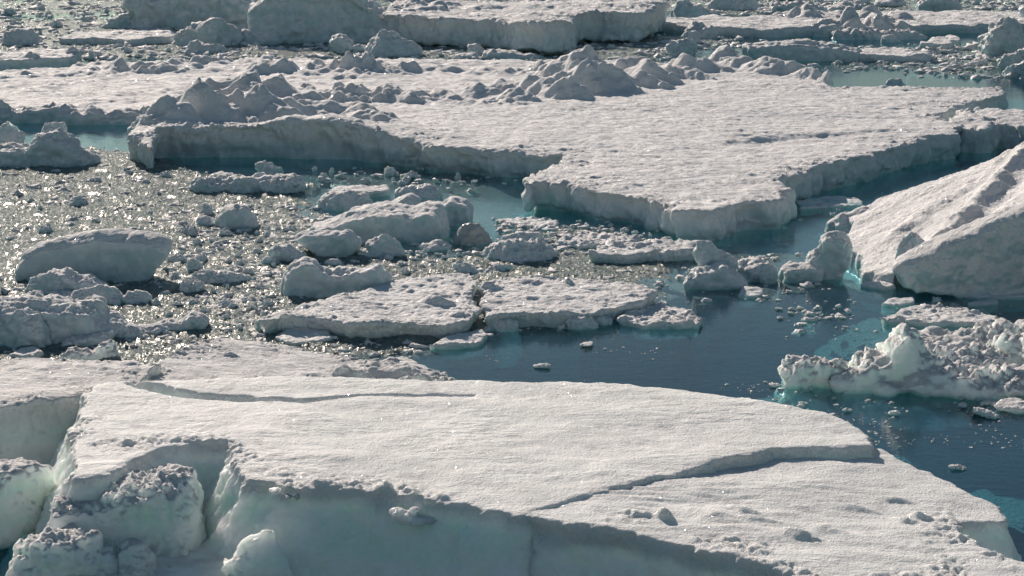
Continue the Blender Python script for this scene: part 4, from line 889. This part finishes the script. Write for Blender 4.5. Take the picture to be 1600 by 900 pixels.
# ================================================================== LOOSE CHUNKS (countable repeats)
def proto(seed, kind, flat):
    g = Geo(); rs = random.Random(seed); n = rs.choice([2, 3, 4, 5])
    for k in range(n):
        a = rs.uniform(0, 6.28); r = rs.uniform(.2, .7) if k else 0
        s = rs.uniform(.3, .65) if k else .65
        lump_at(g, math.cos(a) * r, math.sin(a) * r * .7, 0.05 * flat, s, s * .8, s * flat, kind=kind, seed=seed * 7 + k)
    me = remesh(g, 0.06); P = get_co(me); P = laplace(me, P, 1); set_co(me, P); Nn = get_n(me)
    P = P + Nn * (0.12 * fbm(P, .6, 3, seed) + 0.08 * ridged(P, .5, 2, seed) + 0.10 * billow(P, .3, 2, seed))[:, None]
    set_co(me, P); Nn = get_n(me)
    s = sstep(0.1, 0.55, Nn[:, 2] + .3 * fbm(P, .4, 2, seed)) * sstep(-0.12, 0.05, P[:, 2])
    at_ = me.attributes.new('snow', 'FLOAT', 'POINT'); at_.data.foreach_set('value', s.astype(np.float32))
    me.polygons.foreach_set('use_smooth', [True] * len(me.polygons)); me.materials.clear(); me.materials.append(M_MID)
    NV[0] += len(P); return me
PR = [proto(i + 1, 'block' if i % 3 == 0 else 'peak' if i % 7 == 3 else 'round', 0.35 + 0.25 * (i % 3)) for i in range(20)]
rsc = random.Random(5)

def crumbs(name, label, n, seed, rmin, rmax):
    rs = np.random.RandomState(seed); bm = bmesh.new(); bmesh.ops.create_icosphere(bm, subdivisions=2, radius=1)
    V0 = np.array([v.co[:] for v in bm.verts]); F0 = np.array([[v.index for v in f.verts] for f in bm.faces]); bm.free()
    k = n * 14 if n > 1000 else n * 400; y = 40 * (4.6 ** rs.rand(k)); x = rs.uniform(-.33, .33, k) * y; P = np.c_[x, y, np.zeros(k)]
    m = slush_mask(P); m = m * sstep(-0.35, 0.35, fbm(P, 1.6, 3, 41)); pk = sstep(1.5, -1.5, poly_sd(P, outline([(250, 345), (480, 335), (700, 345), (1000, 350), (1060, 400), (900, 430), (700, 430), (480, 480), (400, 560), (120, 560), (240, 440)], 0))); m = m * np.maximum(np.maximum(pk, .34), sstep(90, 105, P[:, 1])); ok = rs.rand(k) < m; P = P[ok][:n]; n = len(P)
    r = rmin * (rmax / rmin) ** (rs.rand(n) ** 2.2) * np.clip(P[:, 1] / 55, .8, 2.4)
    var = [V0 * (0.8 + 0.5 * fbm(V0, 0.9, 2, 50 + i) + 0.55 * billow(V0, 0.55, 2, 70 + i))[:, None] for i in range(24)]
    Vs = []
    for i in range(n):
        a = rs.rand() * 6.28; c, s = math.cos(a), math.sin(a); v = var[i % 24]
        Vs.append(np.c_[v[:, 0] * c - v[:, 1] * s * .8, v[:, 0] * s + v[:, 1] * c * .8, v[:, 2] * rs.uniform(.25, .6)] * r[i] + P[i] + np.array([0, 0, .01]))
    V = np.concatenate(Vs); Fq = (F0[None] + (np.arange(n) * len(V0))[:, None, None]).reshape(-1, 3)
    me = bpy.data.meshes.new(name); me.vertices.add(len(V)); me.vertices.foreach_set('co', V.astype(np.float32).ravel())
    me.loops.add(Fq.size); me.loops.foreach_set('vertex_index', Fq.ravel().astype(np.int32)); me.polygons.add(len(Fq)); me.polygons.foreach_set('loop_start', np.arange(0, Fq.size, 3, dtype=np.int32))
    me.update(calc_edges=True); me.polygons.foreach_set('use_smooth', [True] * len(me.polygons))
    at_ = me.attributes.new('snow', 'FLOAT', 'POINT'); at_.data.foreach_set('value', np.tile(sstep(-.2, .5, V0[:, 2]), n).astype(np.float32))
    me.materials.append(M_MID); o = bpy.data.objects.new(name, me); COL.objects.link(o); tag(o, label, 'brash ice', kind='stuff'); NV[0] += len(V)
def crumbs_in(poly, n, seed, rmin, rmax, name, label):
    global slush_mask, drowned
    keep = slush_mask; W = outline(poly, 0)
    slush_mask = lambda P: (poly_sd(P, W) < 0) * sstep(-.1, .5, fbm(P * np.array([.5, 1, 1]), 2.2, 3, seed)) * 1.0
    crumbs(name, label, n, seed, rmin, rmax); slush_mask = keep
crumbs('brash_ice', 'countless small crumbs of brash ice strewn through the slush', 22000, 3, .035, .26)
crumbs_in([(760, 545), (1100, 500), (1500, 470), (1640, 500), (1640, 800), (1500, 760), (1150, 610), (760, 595)], 420, 9, .02, .07, 'ice_crumbs', 'scattered specks of ice floating on the open water')
def in_poly(x, y, poly):
    c = False; n = len(poly)
    for i in range(n):
        (x1, y1), (x2, y2) = poly[i][:2], poly[(i + 1) % n][:2]
        if (y1 > y) != (y2 > y) and x < (x2 - x1) * (y - y1) / (y2 - y1) + x1: c = not c
    return c
SOLID = []
for o in list(COL.objects):
    if o.get('category') and o.type == 'MESH':
        bb = [o.matrix_world @ Vector(c) if False else Vector(c) + o.location for c in o.bound_box]
        SOLID.append((min(b.x for b in bb), max(b.x for b in bb), min(b.y for b in bb), max(b.y for b in bb), (max(b.x for b in bb) - min(b.x for b in bb)) < 6))
def chunk(px, py, wpx, flat=None, label='', group=''):
    p = at(px, py, 0.0); r = wpx / ppm(p) / 2 / 1.1
    me = rsc.choice(PR); o = bpy.data.objects.new('ice_chunk', me); COL.objects.link(o)
    fz = rsc.uniform(.9, 1.5) if flat is None else flat * 1.5
    o.location = (p[0], p[1] + r * .6, 0.12 * r + 0.02); o.scale = (r, r * rsc.uniform(.8, 1.1), r * fz); o.rotation_euler = (rsc.uniform(-.15, .15), rsc.uniform(-.15, .15), rsc.uniform(0, 6.28))
    return tag(o, label, 'ice chunk', group)
def scatter(poly, n, wmin, wmax, label, group, avoid=True, flat=None):
    xs = [p[0] for p in poly]; ys = [p[1] for p in poly]; placed = []; tries = 0
    while len(placed) < n and tries < n * 60:
        tries += 1; x, y = rsc.uniform(min(xs), max(xs)), rsc.uniform(min(ys), max(ys))
        if not in_poly(x, y, poly): continue
        wd = wmin * (wmax / wmin) ** (rsc.random() ** 2.0)
        if any(abs(x - a) < (wd + c) * .42 and abs(y - b) < (wd + c) * .16 for a, b, c in placed): continue
        p = at(x, y, 0)
        if avoid and any(s[4] and s[0] - .1 < p[0] < s[1] + .1 and s[2] - .1 < p[1] < s[3] for s in SOLID): continue
        placed.append((x, y, wd)); chunk(x, y, wd, flat, label, group)
scatter([(-30, 262), (220, 262), (330, 310), (480, 330), (470, 352), (300, 400), (270, 365), (30, 370), (-30, 400)], 26, 12, 46, 'low dark lump scattered in glittering slush above the large tilted slab', 'small lumps in the far part of the slush field', flat=.6)
scatter([(300, 355), (480, 350), (470, 400), (440, 440), (430, 480), (300, 520), (240, 490), (240, 430), (280, 400)], 80, 14, 56, 'snow dusted ice chunk among the packed brash right of the large tilted slab', 'brash chunks packed in the slush field')
scatter([(360, 455), (440, 462), (420, 500), (330, 535), (215, 560), (200, 540), (260, 520), (340, 490)], 22, 12, 42, 'small chunk in the slush strip behind the foreground floes', 'chunks behind the foreground floes')
scatter([(600, 395), (700, 390), (720, 400), (700, 425), (620, 430), (605, 412)], 18, 12, 34, 'pale crumbly chunk in the pocket behind the granular floe', 'chunks in the pocket behind the granular floe')
scatter([(400, 262), (790, 262), (800, 290), (700, 300), (500, 290)], 20, 10, 34, 'brash piece in the blue shade of the broad floe wall', 'brash in the shade of the broad floe')
scatter([(790, 340), (1000, 350), (1080, 370), (1040, 410), (900, 425), (880, 400)], 22, 10, 34, 'white chunk on dark water under the front corner of the broad floe', 'chunks under the front corner of the broad floe', flat=.5)
scatter([(-20, 60), (260, 66), (700, 80), (1000, 75), (1000, 92), (380, 88), (140, 98), (130, 76), (-20, 72)], 40, 8, 34, 'far lump in the slush lane before the icebergs', 'lumps in the slush lane before the icebergs')
scatter([(1330, 88), (1460, 88), (1540, 100), (1560, 128), (1480, 120), (1380, 108), (1300, 104)], 34, 8, 30, 'far lump drifting on the pale water pool', 'lumps on the pale water pool')
scatter([(-20, 0), (200, 10), (200, 40), (150, 50), (-20, 44)], 22, 12, 46, 'distant dark lump in the slush at the upper left corner', 'lumps in the upper left corner')
scatter([(620, -4), (1040, -6), (1600, -6), (1600, 12), (1300, 8), (1040, 6), (700, 6)], 26, 16, 60, 'most distant lump along the top border', 'lumps along the top border')
scatter([(1180, 600), (1600, 628), (1600, 660), (1300, 650)], 9, 10, 26, 'white crumb off the near side of the wide wet lumpy mass', 'crumbs near the wide wet lumpy mass', flat=.4)
scatter([(1190, 470), (1340, 470), (1340, 505), (1220, 508)], 16, 8, 30, 'flat white crumb on open water beyond the wide wet lumpy mass', 'crumbs on the open water', flat=.35)
for (x, y, wd) in [(916, 543, 34), (846, 576, 26), (1498, 736, 34), (1400, 652, 30), (1545, 654, 44), (1255, 634, 22), (1210, 606, 24)]:
    chunk(x, y, wd, .3, 'small flat crumb of ice alone on the dark open water', 'single crumbs on the dark open water')
for n_ in ('ice_block.025', 'ice_block.011'): print(n_, bpy.data.objects[n_]['label'])
print('VERTS', NV[0])
